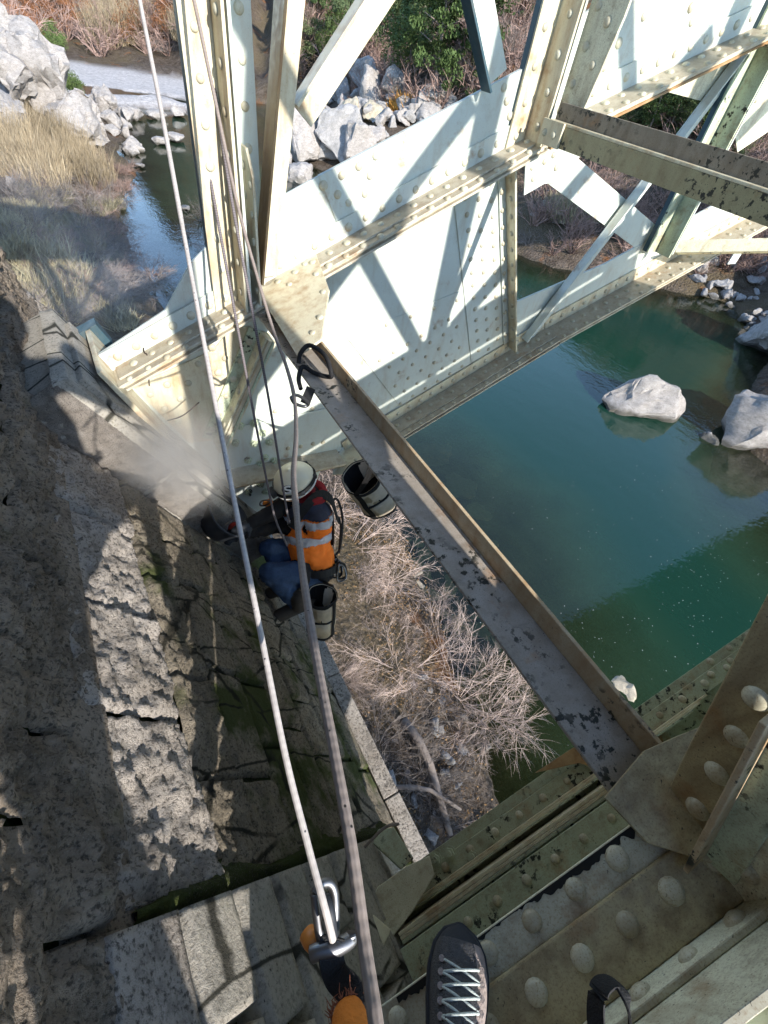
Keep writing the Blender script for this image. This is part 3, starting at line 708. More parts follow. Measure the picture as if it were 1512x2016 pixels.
# sway frame of the near post
sw1 = MB().prism([onx(*p, .70) for p in [(1276, 1652), (1338, 1502), (1420, 1345), (1520, 1150), (1640, 1150), (1640, 1625), (1512, 1637)]], (.012, 0, 0)).build('sway_gusset', M['olive'], bridge, bevel=.003)
for p in [(1450, 1450), (1412, 1522), (1374, 1592), (1490, 1375), (1440, 1600), (1500, 1560)]: riv(onx(*p, .70), (-1, 0, 0), .021, sw1, True)
sw2 = MB().prism([onx(*p, .69) for p in [(1284, 1662), (1380, 1652), (1512, 1642), (1640, 1630), (1640, 1905), (1512, 1880), (1282, 1842)]], (.009, 0, 0)).build('sway_gusset', M['nearpaint'], bridge, bevel=.003)
for p in [(1352, 1795), (1440, 1806), (1370, 1705), (1470, 1715), (1350, 1690)]: riv(onx(*p, .69), (-1, 0, 0), .021, sw2, True)
a0, b0 = onx(1384, 1672, .69), onx(1540, 1380, .69); dvv = b0 - a0; wv = V((0, -dvv.z, dvv.y)).normalized()
if wv.y > 0: wv = -wv
MB().obox(a0, dvv, V((-.012, 0, 0)), wv * .060).build('brace_angle', M['green'], bridge, bevel=.002)
MB().obox(a0 + V((-.0122, 0, 0)), dvv, V((-.05, 0, 0)), wv * .010).build('brace_angle', M['strutv'], bridge, bevel=.002)
# near posts and spandrel bracing, which throw the bars of shadow on the far rib
for xp in (.62, 2.1, 3.6, 5.4, 7.2):
    zb = -1.0 + .44 * (xp - .62)
    MB().box((xp - .075, -.42, zb), (xp + .075, -.405, 2.3)).build('post_angle', M['paint'], bridge)
    MB().box((xp - .006, -.404, zb), (xp + .006, -.345, 2.3)).build('post_angle', M['paint'], bridge)
def nbar(x0, z0, x1, z1, w=.10, y=-.40):
    A, B = V((x0, y, z0)), V((x1, y, z1)); d = B - A; n = V((-d.z, 0, d.x)).normalized()
    MB().obox(A - n * w / 2, d, n * w, (0, .011, 0)).build('diagonal', M['paint'], bridge)
NB = [(.72, -.9, 1.03, 1.3), (.82, -.30, 2.0, 1.09), (1.98, -.12, .80, 1.43), (2.22, .0, 3.45, 1.45), (3.5, .55, 2.25, 2.1), (3.7, .55, 5.3, 2.2)]
for b in NB: nbar(*b)
# bearing castings under the near rib
bz = -2.42
for nm, pts, z, th, mt in [('bearing_plate', [(600, 1990), (690, 1850), (745, 1745), (800, 1705), (846, 1684), (856, 1722), (812, 1795), (752, 1872), (742, 2016), (560, 2060)], -2.30, .06, 'nearpaint'),
                           ('bearing_plate', [(735, 1660), (745, 1632), (775, 1628), (815, 1690), (790, 1712)], -2.42, .02, 'green'),
                           ('bearing_plate', [(498, 1965), (560, 1912), (575, 1935), (612, 2040), (540, 2060)], -1.98, .02, 'green'),
                           ('bearing_plate', [(610, 1985), (650, 1890), (735, 1800), (770, 1830), (690, 2016)], -2.2, .03, 'cream')]:
    plate(nm, [onz(*p, z) for p in pts], (0, 0, -th), M[mt], .004)

# ------------------------------------------------------------------ deck, floor beams, parapet
tag(MB().box((-3, -.3, 2.52), (40, 4.7, 2.80)).build('deck_slab', M['concrete'], bridge))
for xp in (.6, 2.1, 3.6, 5.4, 7.3, 9.2, 11.4, 13.6, 16, 18.5, 21, 24, 27):
    MB().box((xp - .08, -.55, 2.3), (xp + .08, 4.6, 2.515)).build('floor_beam', M['paint'], bridge)
for yy in (-.25, 4.6):
    MB().box((-3, yy, 3.70), (40, yy + .07, 3.78)).build('hand_rail', M['paint'], bridge)
    MB().box((-3, yy, 3.25), (40, yy + .05, 3.30)).build('hand_rail', M['paint'], bridge)
    for i in range(43):
        MB().box((-2.95 + i, yy + .01, 2.801), (-2.89 + i, yy + .05, 3.70)).build('rail_post', M['paint'], bridge)
# ------------------------------------------------------------------ rivets: the 300 that show largest are parts, the rest one part
def dome(r, seg, rings, h=.62):
    vs = []; fs = []
    for i in range(rings):
        a = (i / rings) * math.pi / 2; rr = r * math.cos(a) ** .8; z = r * h * math.sin(a)
        for k in range(seg): vs.append((rr * math.cos(2 * math.pi * k / seg), rr * math.sin(2 * math.pi * k / seg), z))
    vs.append((0, 0, r * h)); top = len(vs) - 1
    for i in range(rings - 1):
        for k in range(seg):
            k2 = (k + 1) % seg; fs.append((i * seg + k, i * seg + k2, (i + 1) * seg + k2, (i + 1) * seg + k))
    for k in range(seg): fs.append(((rings - 1) * seg + k, (rings - 1) * seg + (k + 1) % seg, top))
    return vs, fs
dv_, df_ = dome(1.0, 14, 4)
RM = {False: MB().add(dv_, df_).mesh('rivet', M['rivet'], True), True: MB().add(dv_, df_).mesh('rivet', M['nrivet'], True)}
sc_ = []
for i, (p, n, r, part, near) in enumerate(RIV):
    x, y, d = proj(p); vis = d > .1 and -20 < x < 1532 and -20 < y < 2036 and n.dot(-p) > 0
    sc_.append((r / d if vis else -1, i))
sc_.sort(reverse=True)
big = [i for v, i in sc_ if v > 0][:300]; rest = [i for v, i in sc_ if v > 0][300:]
for i in big:
    p, n, r, part, near = RIV[i]
    o = place('rivet', RM[near], p - n * .001, n, part, r * random.uniform(.88, 1.1), random.random() * 6)
    o.rotation_quaternion = o.rotation_quaternion @ Quaternion((1, 0, 0), random.uniform(-.08, .08))
mb = MB(); v8, f8 = dome(1.0, 9, 3)
for i in rest:
    p, n, r, part, near = RIV[i]; q = n.to_track_quat('Z', 'Y')
    mb.add([p + q @ (V(v) * r) for v in v8], f8)
tag(mb.build('small_rivets', M['rivet'], bridge, smooth=True), kind='stuff')
# ------------------------------------------------------------------ stone abutment
TH = math.radians(60)
QD = V((-math.cos(TH), 0, math.sin(TH))); ND = V((math.sin(TH), 0, math.cos(TH))); SK0 = V((.66, 0, -3.0))
def sk(q, y, h): return SK0 + QD * q + YV * y + ND * h
abut = empty('stone_abutment', (-1.5, 1.0, -8.0), 'weathered mossy stone abutment with inclined springing face carrying the bridge', 'abutment')
def fbn(p, sc, o=4): return mnoise.fractal(p * sc, .9, 2.1, o)
def rough_block(name, frame, u0, u1, v0, v1, h0, amp, mat, res=.02, round_=.02, drop=.05, freq=7, parent=abut, tilt=0, chisel=.5, jit=.0):
    nu = max(5, int((u1 - u0) / res)); nv = max(5, int((v1 - v0) / res)); vs = []; fs = []
    off = V((random.uniform(0, 50), random.uniform(0, 50), random.uniform(0, 50)))
    tu, tv = random.uniform(-tilt, tilt), random.uniform(-tilt, tilt); hb = random.uniform(-jit, jit)
    for j in range(nv + 1):
        for i in range(nu + 1):
            a, b = i / nu, j / nv; u = u0 + (u1 - u0) * a; v = v0 + (v1 - v0) * b
            e = min(a * (u1 - u0), (1 - a) * (u1 - u0), b * (v1 - v0), (1 - b) * (v1 - v0)); k = min(1, e / round_); k = math.sqrt(max(0, 1 - (1 - k) ** 2))
            p = V((u, v, 0)) + off
            n = fbn(p, freq) * .6 + chisel * (.7 * mnoise.noise(V((p.x * freq * 4.5, p.y * freq * 3.2, 3))) + .6 * abs(mnoise.noise(p * freq * 9)))
            h = h0 + hb + amp * n * (.35 + .65 * k) + tu * (a - .5) + tv * (b - .5) - drop * (1 - k)
            wob = .006 * mnoise.noise(p * 14) * (1 if k < .9 else 0)
            vs.append(frame(u + wob, v + wob * .8, h))
    w = nu + 1
    for j in range(nv):
        for i in range(nu): fs.append((j * w + i, j * w + i + 1, (j + 1) * w + i + 1, (j + 1) * w + i))
    nr = (V(vs[1]) - V(vs[0])).cross(V(vs[w]) - V(vs[0]))
    want = V(frame(u0, v0, 1)) - V(frame(u0, v0, 0))
    if nr.dot(want) < 0: fs = [f[::-1] for f in fs]
    mb = MB().add(vs, fs)
    return mb.build(name, mat, parent, smooth=True)
# core with the mossy joints showing between the stones
core = MB().prism([V((.66, -4, -9)), V((.66, -4, -3.03)), sk(0, -4, -.035), sk(1.98, -4, -.035), V((-.74, -4, .8)), V((-6, -4, .8)), V((-6, -4, -9))], (0, 7.25, 0)).build('joint_core', M['moss'], abut)
# front ledge slabs and front wall
y = -3.0
while y < 3.2:
    w = random.uniform(.5, .8); y1 = min(y + w, 3.24)
    MB().box((.648, y + .003, -3.12), (.742, y1 - .003, -2.992 + random.uniform(-.003, .003))).build('ledge_stone', M['stone'], abut, bevel=.006); y = y1
for zc in np.arange(-8.4, -3.05, .45):
    y = -3.2 - random.random() * .4
    while y < 3.2:
        w = random.uniform(.45, .85); y1 = min(y + w, 3.25)
        if y1 > -3.1: rough_block('stone', lambda u, v, h: V((.70 + h, v, u)), zc + .008, zc + .442, max(y, -3.2) + .006, y1 - .006, 0, .02, M['stone'], .09, .03, .05)
        y = y1
# stones of the inclined springing face
qs = [0.0, .21, .43, .66, .88, 1.10, 1.33, 1.56, 1.97]
for k in range(len(qs) - 1):
    q0, q1 = qs[k], qs[k + 1]
    for ya, yb in ((.225, 1.925), (2.62, 3.24)):
        y = ya
        while y < yb - .02:
            w = random.uniform(.26, .52); y1 = y + w
            if yb - y1 < .18: y1 = yb
            rg = k >= 6
            rough_block('stone', sk, q0 + (.003 if rg else .007), q1 - (.003 if rg else .007), y + (.002 if rg else .006), y1 - (.002 if rg else .006), -.004 if not rg else .004, .014 if not rg else .034, M['skew'] if k < 7 else M['stone'], .011, .014, .022, 8 if not rg else 6, tilt=.008 if not rg else .014, chisel=.45 if not rg else .75, jit=.004)  # sunlit top course paler, shaded courses darker; light put into the stone colour
            y = y1
# near bedstone: smoother slabs in narrow courses, standing proud
qn = [.30, .56, .80, 1.02, 1.22, 1.41, 1.60, 1.80, 2.02]
for k in range(len(qn) - 1):
    y = .212
    while y > -1.3:
        w = random.choice([.24, .3, .42]) * random.uniform(.9, 1.15)
        rough_block('bedstone', sk, qn[k] + .004, qn[k + 1] - .004, y - w + .003, y - .001, .05 + .004 * math.sin(k), .0045, M['pad'] if k < 7 else M['stone'], .014, .010, .09, 11, chisel=.5, jit=.004); y -= w
# moss cushion along the foot of the near bedstone
mb = MB(); NQ, NA_ = 60, 7; vs = []
for i in range(NQ + 1):
    q = .25 + 1.65 * i / NQ; wd = .045 + .05 * abs(mnoise.noise(V((q * 3, 0, 0)))) + .02 * math.sin(q * 9)
    for j in range(NA_ + 1):
        b = j / NA_; vs.append(sk(q, .206 + wd * b, .030 * math.sin(math.pi * min(1, .15 + b)) + .012 * mnoise.noise(V((q * 40, b * 6, 2))) - .004))
mb.add(vs, [(i * (NA_ + 1) + j, i * (NA_ + 1) + j + 1, (i + 1) * (NA_ + 1) + j + 1, (i + 1) * (NA_ + 1) + j) for i in range(NQ) for j in range(NA_)]).build('moss_cushion', M['moss'], abut, smooth=True)
# unseen block added south of the near rib to shade the near bedstone
rough_block('shade_block_top', lambda u, v, h: V((u, v, -1.18 + h)), -.60, .45, -1.35, -.70, 0, .02, M['stone'], .05)
MB().prism([V((-.62, -1.35, -1.22)), V((.45, -1.35, -1.22)), V((.60, -1.35, -3.0)), V((-.62, -1.35, -3.0))], (0, .65, 0)).build('shade_block_core', M['stone'], abut)
# far bedstone with a tooled side
MB().prism([sk(.42, 1.94, -.04), sk(2.05, 1.94, -.04), sk(2.02, 1.96, .205), sk(.45, 1.96, .165)], (0, .66, 0)).build('bedstone_core', M['pad'], abut)
def side(u, v, h): return sk(u, 1.94 - h * .95, v)
for q0, q1 in ((.42, .86), (.865, 1.38), (1.385, 2.05)):
    rough_block('bedstone', side, q0, q1 - .004, -.02, .155 + .02 * q0, .0, .016, M['padside'], .012, .012, .02, 10, chisel=.9)
    rough_block('bedstone', sk, q0, q1 - .004, 1.945, 2.60, .182 + .022 * q0, .004, M['pad'], .02, .02, .05, 8, chisel=.3)
MB().obox(sk(1.05, 2.02, .205), QD * .92, YV * .5, ND * .035).build('bearing_slab', M['pad'], abut, bevel=.006)
rough_block('mortar_bed', sk, 1.86, 2.06, -1.3, 3.235, .012, .014, M['wallstone'], .02, .02, .03, 8)
# rock-faced wall rising behind the springing
W0 = sk(1.99, 0, 0); WA = math.radians(80); WU = V((-math.cos(WA), 0, math.sin(WA))); WN = V((math.sin(WA), 0, math.cos(WA)))
def wl(u, v, h): return W0 + WU * u + YV * v + WN * h
us = [-.03, .20, .45, .74, 1.1, 1.5, 1.95]
for k in range(len(us) - 1):
    y = -.9 - random.random() * .3
    while y < 3.2:
        w = random.uniform(.30, .62); y1 = min(y + w, 3.24)
        if 3.24 - y1 < .15: y1 = 3.24
        rough_block('stone', wl, us[k] + .003, us[k + 1] - .003, y + .003, y1 - .003, .02, .05, M['wallstone'], .0095 if k < 3 else .03, .014, .022, 4.6, tilt=.012, chisel=.75, jit=.005); y = y1
# ------------------------------------------------------------------ boulders
def rock_mesh(name, seed, mat, sub=3, sq=(1, .8, .65), npts=13, rough=.10):
    import bmesh
    r = np.random.default_rng(seed); bm = bmesh.new()
    for k in range(npts):
        v = r.normal(size=3); v /= np.linalg.norm(v); v *= r.uniform(.78, 1.0)
        bm.verts.new(V(v * np.array(sq)))
    ret = bmesh.ops.convex_hull(bm, input=bm.verts)
    bmesh.ops.delete(bm, geom=[g for g in ret['geom_interior'] if isinstance(g, bmesh.types.BMVert)], context='VERTS')
    bmesh.ops.triangulate(bm, faces=bm.faces)
    bmesh.ops.bevel(bm, geom=list(bm.edges), offset=.05, segments=1, affect='EDGES', clamp_overlap=True)
    bmesh.ops.triangulate(bm, faces=bm.faces)
    for k in range(sub): bmesh.ops.subdivide_edges(bm, edges=[e for e in bm.edges if e.calc_length() > .16], cuts=1, use_grid_fill=True)
    bmesh.ops.triangulate(bm, faces=bm.faces)
    o = V((seed * 3.1, seed * 1.7, 0))
    bm.normal_update()
    for v in bm.verts:
        n = mnoise.fractal(v.co * 2.2 + o, .8, 2.1, 5) * .9 + .5 * abs(mnoise.noise(v.co * V((7, 7, 7)).length * .55 + o)) - .35
        v.co += v.normal * n * rough
    me = bpy.data.meshes.new(name); bm.to_mesh(me); bm.free(); me.materials.append(mat)
    me.polygons.foreach_set('use_smooth', [True] * len(me.polygons))
    me.set_sharp_from_angle(angle=math.radians(32)); me.update(); return me
ROCK = [rock_mesh('boulder', 10 + i, M['rock'], 3, sq=s) for i, s in enumerate([(1, .8, .65), (1, .9, .8), (1, .6, .55), (1, .95, .5), (1, .7, .9)])]
ROCKG = [rock_mesh('boulder', 30 + i, M['rockgrey'], 3, sq=s) for i, s in enumerate([(1, .8, .65), (1, .85, .85), (1, .7, .5)])]
ROCKO = [rock_mesh('boulder', 50 + i, M['rockochre'], 3, sq=s) for i, s in enumerate([(1, .8, .75), (1, .9, .6)])]
def boulder(P, size, label, group=None, me=None, rz=None, sink=.25, sz=1.0, tilt=.25, cat='boulder'):
    o = bpy.data.objects.new('boulder', me or random.choice(ROCK)); COL.objects.link(o)
    o.location = (P[0], P[1], P[2] + size * .6 * sz * (1 - 2 * sink)); o.scale = (size, size * random.uniform(.85, 1.15), size * sz)
    o.rotation_euler = (random.uniform(-tilt, tilt), random.uniform(-tilt, tilt), random.uniform(0, 6.28) if rz is None else rz)
    return tag(o, label, cat, group)
def pxsize(px, P): return px * proj(P)[2] / F
def prock(px, py, wpx, label, group=None, **kw):
    P = gpx(px, py)
    if P is None: return
    return boulder(P, pxsize(wpx, P) / 2, label, group, **kw)
# single rocks standing in the water
big1 = onz(1262, 800, WZ)
b = boulder(big1 + V((-.15, 0, -.1)), 1.85, 'large pale angular boulder standing alone in the green pool', me=rock_mesh('boulder', 201, M['rock'], 4, (1.0, .62, .62), 11, .085), rz=-.55, sink=.28, tilt=.05)
boulder(onz(1322, 808, WZ) + V((0, 0, -.1)), .5, 'small dark rock at the right end of the lone pool boulder', me=ROCKG[2], rz=.3, sink=.2, tilt=.1)
boulder(onz(1478, 880, WZ) + V((.3, .1, -.2)), 2.1, 'largest light grey boulder at the right edge of the pool', me=rock_mesh('boulder', 207, M['rock'], 4, (1.0, .85, .82), 12, .085), rz=.4, sink=.22, tilt=.08)
boulder(onz(1395, 866, WZ) + V((0, 0, -.1)), .42, 'small black wet rock just left of the biggest pool boulder', me=ROCKG[0], rz=1.3, sink=.3)
boulder(onz(1500, 720, WZ) + V((1.2, .5, -.1)), 2.0, 'dark shaded boulder at the right edge behind the biggest one', me=ROCKG[1], rz=.9, sink=.2)
boulder(onz(1400, 960, -9.4), 1.9, 'greenish submerged slab below the biggest pool boulder', me=ROCKO[1], rz=.2, sink=.2, sz=.6)
boulder(onz(1222, 1372, WZ) + V((0, 0, -.22)), .62, 'brown half submerged rock beside the near rib', me=ROCKO[0], rz=.8, sink=.38, sz=.7)
for px, py, w, lb in [(258, 235, 75, 'white wedge shaped rock on the left river margin'), (228, 212, 30, 'small white rock beside the white wedge on the left margin'),
                      (308, 234, 52, 'low white rock left of the channel rapids'), (352, 230, 60, 'long low white rock beside the dark posts in the channel'), (345, 279, 52, 'flat white rock alone in mid channel'),
                      (318, 285, 48, 'white rock at the water edge below the flat channel rock'), (277, 330, 26, 'small white stone at the left water edge'), (365, 414, 30, 'small mossy stone in the blue water by the bank')]:
    P = onz(px, py, WZ); boulder(P, pxsize(w, P) / 2, lb, me=random.choice(ROCK[2:4]), sink=.2, sz=.75, tilt=.12)
# big pale outcrop slabs on the left bank
for px, py, w, lb, sz in [(95, 170, 200, 'tallest pale limestone outcrop on the left bank', 1.25), (30, 150, 170, 'pale limestone slab at the left edge of the picture', 1.1), (165, 235, 150, 'rounded pale outcrop below the green bush', .9),
                          (15, 215, 130, 'low pale slab at the left edge under the outcrops', .8), (215, 200, 80, 'upright pale rock above the white wedge', 1.0)]:
    P = gpx(px, py + w * .28); boulder(P, pxsize(w, P) / 2, lb, sink=.12, sz=sz, me=rock_mesh('boulder', int(px) + 300, M['rock'], 4, (.9, .75, .9), 18, .17), tilt=.15)
for i in range(26):
    px, py = random.uniform(110, 275), random.uniform(232, 335); prock(px, py, random.uniform(30, 66), 'pale rubble block on the left bank beside the channel', 'left bank rubble')
for i in range(16):
    px, py = random.uniform(0, 120), random.uniform(280, 370); prock(px, py, random.uniform(18, 40), 'pale stone among the dry reeds on the left bank', 'stones by the reeds')
# boulder field on the far bank
pile = []
for i in range(150):
    px = random.uniform(548, 905); py = random.uniform(175, 345)
    if py > 345 - (px - 548) * .30: continue
    if py < 185 + (abs(px - 690) * .06): continue
    pile.append((py, px))
pile.sort()
for py, px in pile:
    sc = .55 + .45 * (py - 170) / 150
    prock(px, py, random.uniform(38, 92) * sc, 'pale boulder in the rock field on the far bank', 'far bank rock field', me=random.choice(ROCK + ROCK + ROCKG + ROCKO[:1]), sz=random.uniform(.8, 1.2), tilt=.5, sink=.15)
for px, py, w, me, lb in [(590, 290, 105, ROCK[1], 'huge pale cube-like boulder at the far bank waterline'), (672, 290, 100, ROCKG[1], 'large dark fissured boulder at the far waterline'), (705, 300, 85, ROCK[4], 'large pale pink boulder right of the dark fissured one'),
                          (685, 232, 60, ROCKO[0], 'ochre boulder above the dark fissured one'), (590, 352, 70, ROCK[3], 'low pale rock in the shaded water under the far boulders'),
                          (735, 190, 75, ROCK[4], 'tall pale fin of rock under the evergreen trees'), (715, 165, 60, ROCKG[1], 'dark fin of rock under the evergreen trees'), (770, 175, 55, ROCK[1], 'pale rock right of the tall fins')]:
    P = gpx(px, py + w * .3)
    if P: boulder(P, pxsize(w, P) * .66, lb, me=me, sink=.12, sz=1.15, tilt=.2)
# shaded rocks on the right bank
for i in range(60):
    px, py = random.uniform(1340, 1530), random.uniform(515, 690)
    if py > 560 + (px - 1340) * .75: continue
    prock(px, py, random.uniform(18, 46), 'blue grey boulder in the shade on the right bank', 'right bank boulders', me=random.choice(ROCKG + ROCK[:2]))
for i in range(22):
    prock(random.uniform(1045, 1200), random.uniform(372, 440), random.uniform(14, 34), 'sunlit stone seen under the truss on the far shore', 'stones seen through the truss', me=random.choice(ROCK))
for i in range(46):      # stones under the abutment and along the water edge
    px, py = random.uniform(690, 960), random.uniform(1330, 1680)
    P = gpx(px, py)
    if P is None or P.x < .8: continue
    boulder(P, random.uniform(.06, .2), 'broken stone on the dark ground below the abutment', 'stones below the abutment', me=random.choice(ROCKG + ROCK[:2]), sink=.2, cat='stone')
for px, py, s, lb in [(905, 1478, .17, 'white rounded stone on the leafy strip at the water edge'), (925, 1500, .13, 'pale flat stone next to the white rounded one'), (895, 1440, .12, 'small pale stone above the white rounded one')]:
    P = gpx(px, py); boulder(P, s, lb, me=ROCK[3], cat='stone')
for i in range(70):      # river bed cobbles seen through shallow water
    px, py = random.uniform(780, 1000), random.uniform(1000, 1400)
    r = ray(px, py) / F; P = gpx(px, py)
    if P is None: continue
    z = float(height(np.array([P.x]), np.array([P.y]))[0]); 
    if z < WZ - 1.6 or z > WZ: continue
    boulder(V((P.x, P.y, z)), random.uniform(.12, .34), 'brown cobble under the shallow clear water', 'river bed cobbles', me=random.choice(ROCKO), sink=.3, sz=.5, cat='cobble')

# ------------------------------------------------------------------ bare shrubs
def twig_mesh(name, seed, mat, n=26, L=1.0, spread=1.0, droop=.15, sub=7, r0=.012, sides=3):
    r = random.Random(seed); mb = MB()
    def shoot(p, d, L, rad, lvl):
        k = 4 if lvl else 5; pts = [p]; dirs = []
        for i in range(k):
            d = (d + V((r.gauss(0, .16), r.gauss(0, .16), r.gauss(0, .12) - droop * .22 + .05))).normalized(); dirs.append(d); pts.append(pts[-1] + d * L / k)
        mb.tube(pts, [rad * (1 - .75 * i / k) for i in range(k + 1)], sides, cap=False)
        if lvl < 2:
            for j in range(sub if lvl == 0 else max(2, sub - 3)):
                t = r.uniform(.3, .97) * k; i = min(int(t), k - 1); q = pts[i].lerp(pts[i + 1], t - i)
                nd = (dirs[i] + V((r.gauss(0, .5), r.gauss(0, .5), r.gauss(.05, .4)))).normalized()
                shoot(q, nd, L * r.uniform(.28, .52), rad * .5, lvl + 1)
    for i in range(n):
        a = r.uniform(0, 6.28); e = r.uniform(.25, 1.2)
        d = V((math.cos(a) * spread, math.sin(a) * spread, e)).normalized()
        shoot(V((math.cos(a), math.sin(a), 0)) * r.uniform(0, .12), d, L * r.uniform(.6, 1.1), r0 * r.uniform(.6, 1.1), 0)
    return mb.mesh(name, mat)
TW = {k: [twig_mesh('bare_shrub', 60 + i + 10 * j, M[m_], n=22, spread=sp, droop=dr) for i, (sp, dr) in enumerate([(1.0, .3), (.7, .1), (1.3, .45)])] for j, (k, m_) in enumerate([('pale', 'twig'), ('red', 'twigred'), ('grey', 'twiggrey')])}
def shrub(P, size, kind, label, group=None, tilt=(0, 0), name='bare_shrub', rz=None, cat='shrub', me=None):
    o = bpy.data.objects.new(name, me or random.choice(TW[kind])); COL.objects.link(o)
    o.location = P; o.scale = (size,) * 3; o.rotation_euler = (tilt[0], tilt[1], random.uniform(0, 6.28) if rz is None else rz)
    return tag(o, label, cat, group)
# pale bushes leaning over the water just below the worker
FINE = [twig_mesh('bare_shrub', 400 + i, M['twig'], n=28, spread=1.1, droop=.5, sub=9, r0=.0062) for i in range(3)]
for px, py, s, tx, lb in [(700, 985, 1.35, .35, 'pale bare bush under the hanging canvas bag'), (690, 1080, 1.5, .3, 'dense pale bare bush right of the worker'), (760, 1150, 1.1, .45, 'pale drooping bush between the worker and the long strut'),
                          (800, 1320, 1.25, .45, 'thin bare bush reaching over the water at mid strut'), (900, 1380, 1.5, .6, 'spreading pale bush over the water beside the leafy strip'), (960, 1400, 1.3, .8, 'pale twig fan nearest the near rib'),
                          (860, 1250, .9, .5, 'small upright bare bush at the water edge'), (640, 1010, 1.1, .2, 'pale bush directly behind the worker')]:
    P = gpx(px, py); shrub(P + V((0, 0, -.05)), s * .95, 'pale', lb, tilt=(0, tx), me=FINE[random.randrange(3)])
for i in range(16):
    P = gpx(random.uniform(640, 900), random.uniform(1120, 1420))
    if P is not None and P.z > WZ + .05: shrub(P, random.uniform(.3, .65), 'pale', 'low dry undergrowth on the bank below the worker', 'undergrowth below the worker', me=FINE[random.randrange(3)])
for i in range(12):
    P = gpx(random.uniform(720, 900), random.uniform(1400, 1660))
    if P is not None and P.z > WZ + .05: shrub(P, random.uniform(.35, .8), 'grey', 'grey dead brush on the dark ground under the abutment', 'brush under the abutment')
lg_ = MB()
for (ax_, ay_), (bx_, by_), rr in [((790, 1430), (880, 1650), .07), ((760, 1560), (900, 1600), .035)]:
    A_, B_ = gpx(ax_, ay_) + V((0, 0, .25)), gpx(bx_, by_) + V((0, 0, .2)); C_ = A_.lerp(B_, .5) + V((.08, .05, .12))
    tag(MB().tube([A_, A_.lerp(C_, .5) + V((.03, 0, .03)), C_, C_.lerp(B_, .5), B_], [rr, rr * .95, rr * .85, rr * .75, rr * .6], 9).build('dead_branch', M['bark'], smooth=True), 'thick grey fallen branch below the abutment' if rr > .05 else 'thin fallen branch crossing the thick one below the abutment', 'branch')
# left bank scrub
for i in range(80):
    px, py = random.uniform(20, 420), random.uniform(375, 600)
    if px > 225 + (py - 375) * .45: continue
    P = gpx(px, py); pass
    shrub(P, random.uniform(.6, 1.2), random.choice(['grey', 'red', 'grey']), 'bare scrub in the bridge shadow on the left bank', 'left bank scrub')
for i in range(18):
    P = gpx(random.uniform(170, 262), random.uniform(335, 400)); shrub(P, random.uniform(.4, .8), 'red', 'reddish bare scrub at the water margin on the left', 'left margin scrub')
for px, py, s in [(395, 440, .9), (412, 500, .9), (372, 470, .6)]:
    P = gpx(px, py); P.z = max(P.z, WZ); shrub(P, s, 'grey', 'bare dark twigs standing against the blue channel', 'twigs against the channel')
for i in range(14):
    P = gpx(random.uniform(60, 240), random.uniform(560, 660)); shrub(P, random.uniform(.5, 1.0), 'grey', 'dark bare scrub beside the wall end', 'scrub beside the wall end')
def blade_mesh(name, seed, mat, n=620, L=1.0, rad=.55, w=.0055, lean=.24, plume=False):
    r = random.Random(seed); mb = MB()
    for i in range(n):
        a = r.uniform(0, 6.28); q = rad * math.sqrt(r.random()); p = V((math.cos(a) * q, math.sin(a) * q, 0)); l = L * r.uniform(.25, 1.1)
        d = V((r.gauss(0, lean), r.gauss(0, lean), 1)).normalized(); b = r.uniform(0, 6.28); sv = V((math.cos(b), math.sin(b), 0)) * w
        k = V((r.gauss(0, .12), r.gauss(0, .12), 0)); m1 = p + d * l * .55; m2 = p + d * l + k * l
        mb.add([p - sv, p + sv, m1 + sv * .9, m1 - sv * .9, m2], [(0, 1, 2, 3), (3, 2, 4)])
    return mb.mesh(name, mat)
REED = [blade_mesh('reed_clump', 80 + i, M['reed']) for i in range(2)]
GRS = [blade_mesh('grass_tussock', 85 + i, M['grass'], 380, 1, .7, .02, .6) for i in range(2)]
for i in range(26):
    px = random.uniform(15, 200); py = random.uniform(275, 380) + .12 * (px - 100)
    P = gpx(px, py); o = shrub(P, random.uniform(1.0, 1.9), None, 'tall straw coloured reed clump on the left bank', 'reeds on the left bank', name='reed_clump', me=random.choice(REED), cat='reeds')
for i in range(20):
    P = gpx(random.uniform(190, 420), random.uniform(48, 92))
    if P: shrub(P, random.uniform(2.2, 4.2), None, 'tall straw reed clump behind the gravel flat', 'reeds behind the gravel', name='reed_clump', me=random.choice(REED), cat='reeds')
for i in range(9):
    P = gpx(random.uniform(70, 135), random.uniform(500, 640)); shrub(P, random.uniform(.6, 1.0), None, 'pale grass tussock catching sun between the shadow bars', 'pale tussocks by the wall end', name='grass_tussock', me=random.choice(GRS), cat='grass')
for px, py, s in [(795, 215, 1.3), (782, 226, 1.0)]:
    P = gpx(px, py); shrub(P, s, None, 'orange dry grass tussock among the far boulders', 'orange tussocks', name='grass_tussock', me=blade_mesh('grass_tussock', 99, M['orangegrass'], 300, 1, .7, .03, .6), cat='grass')

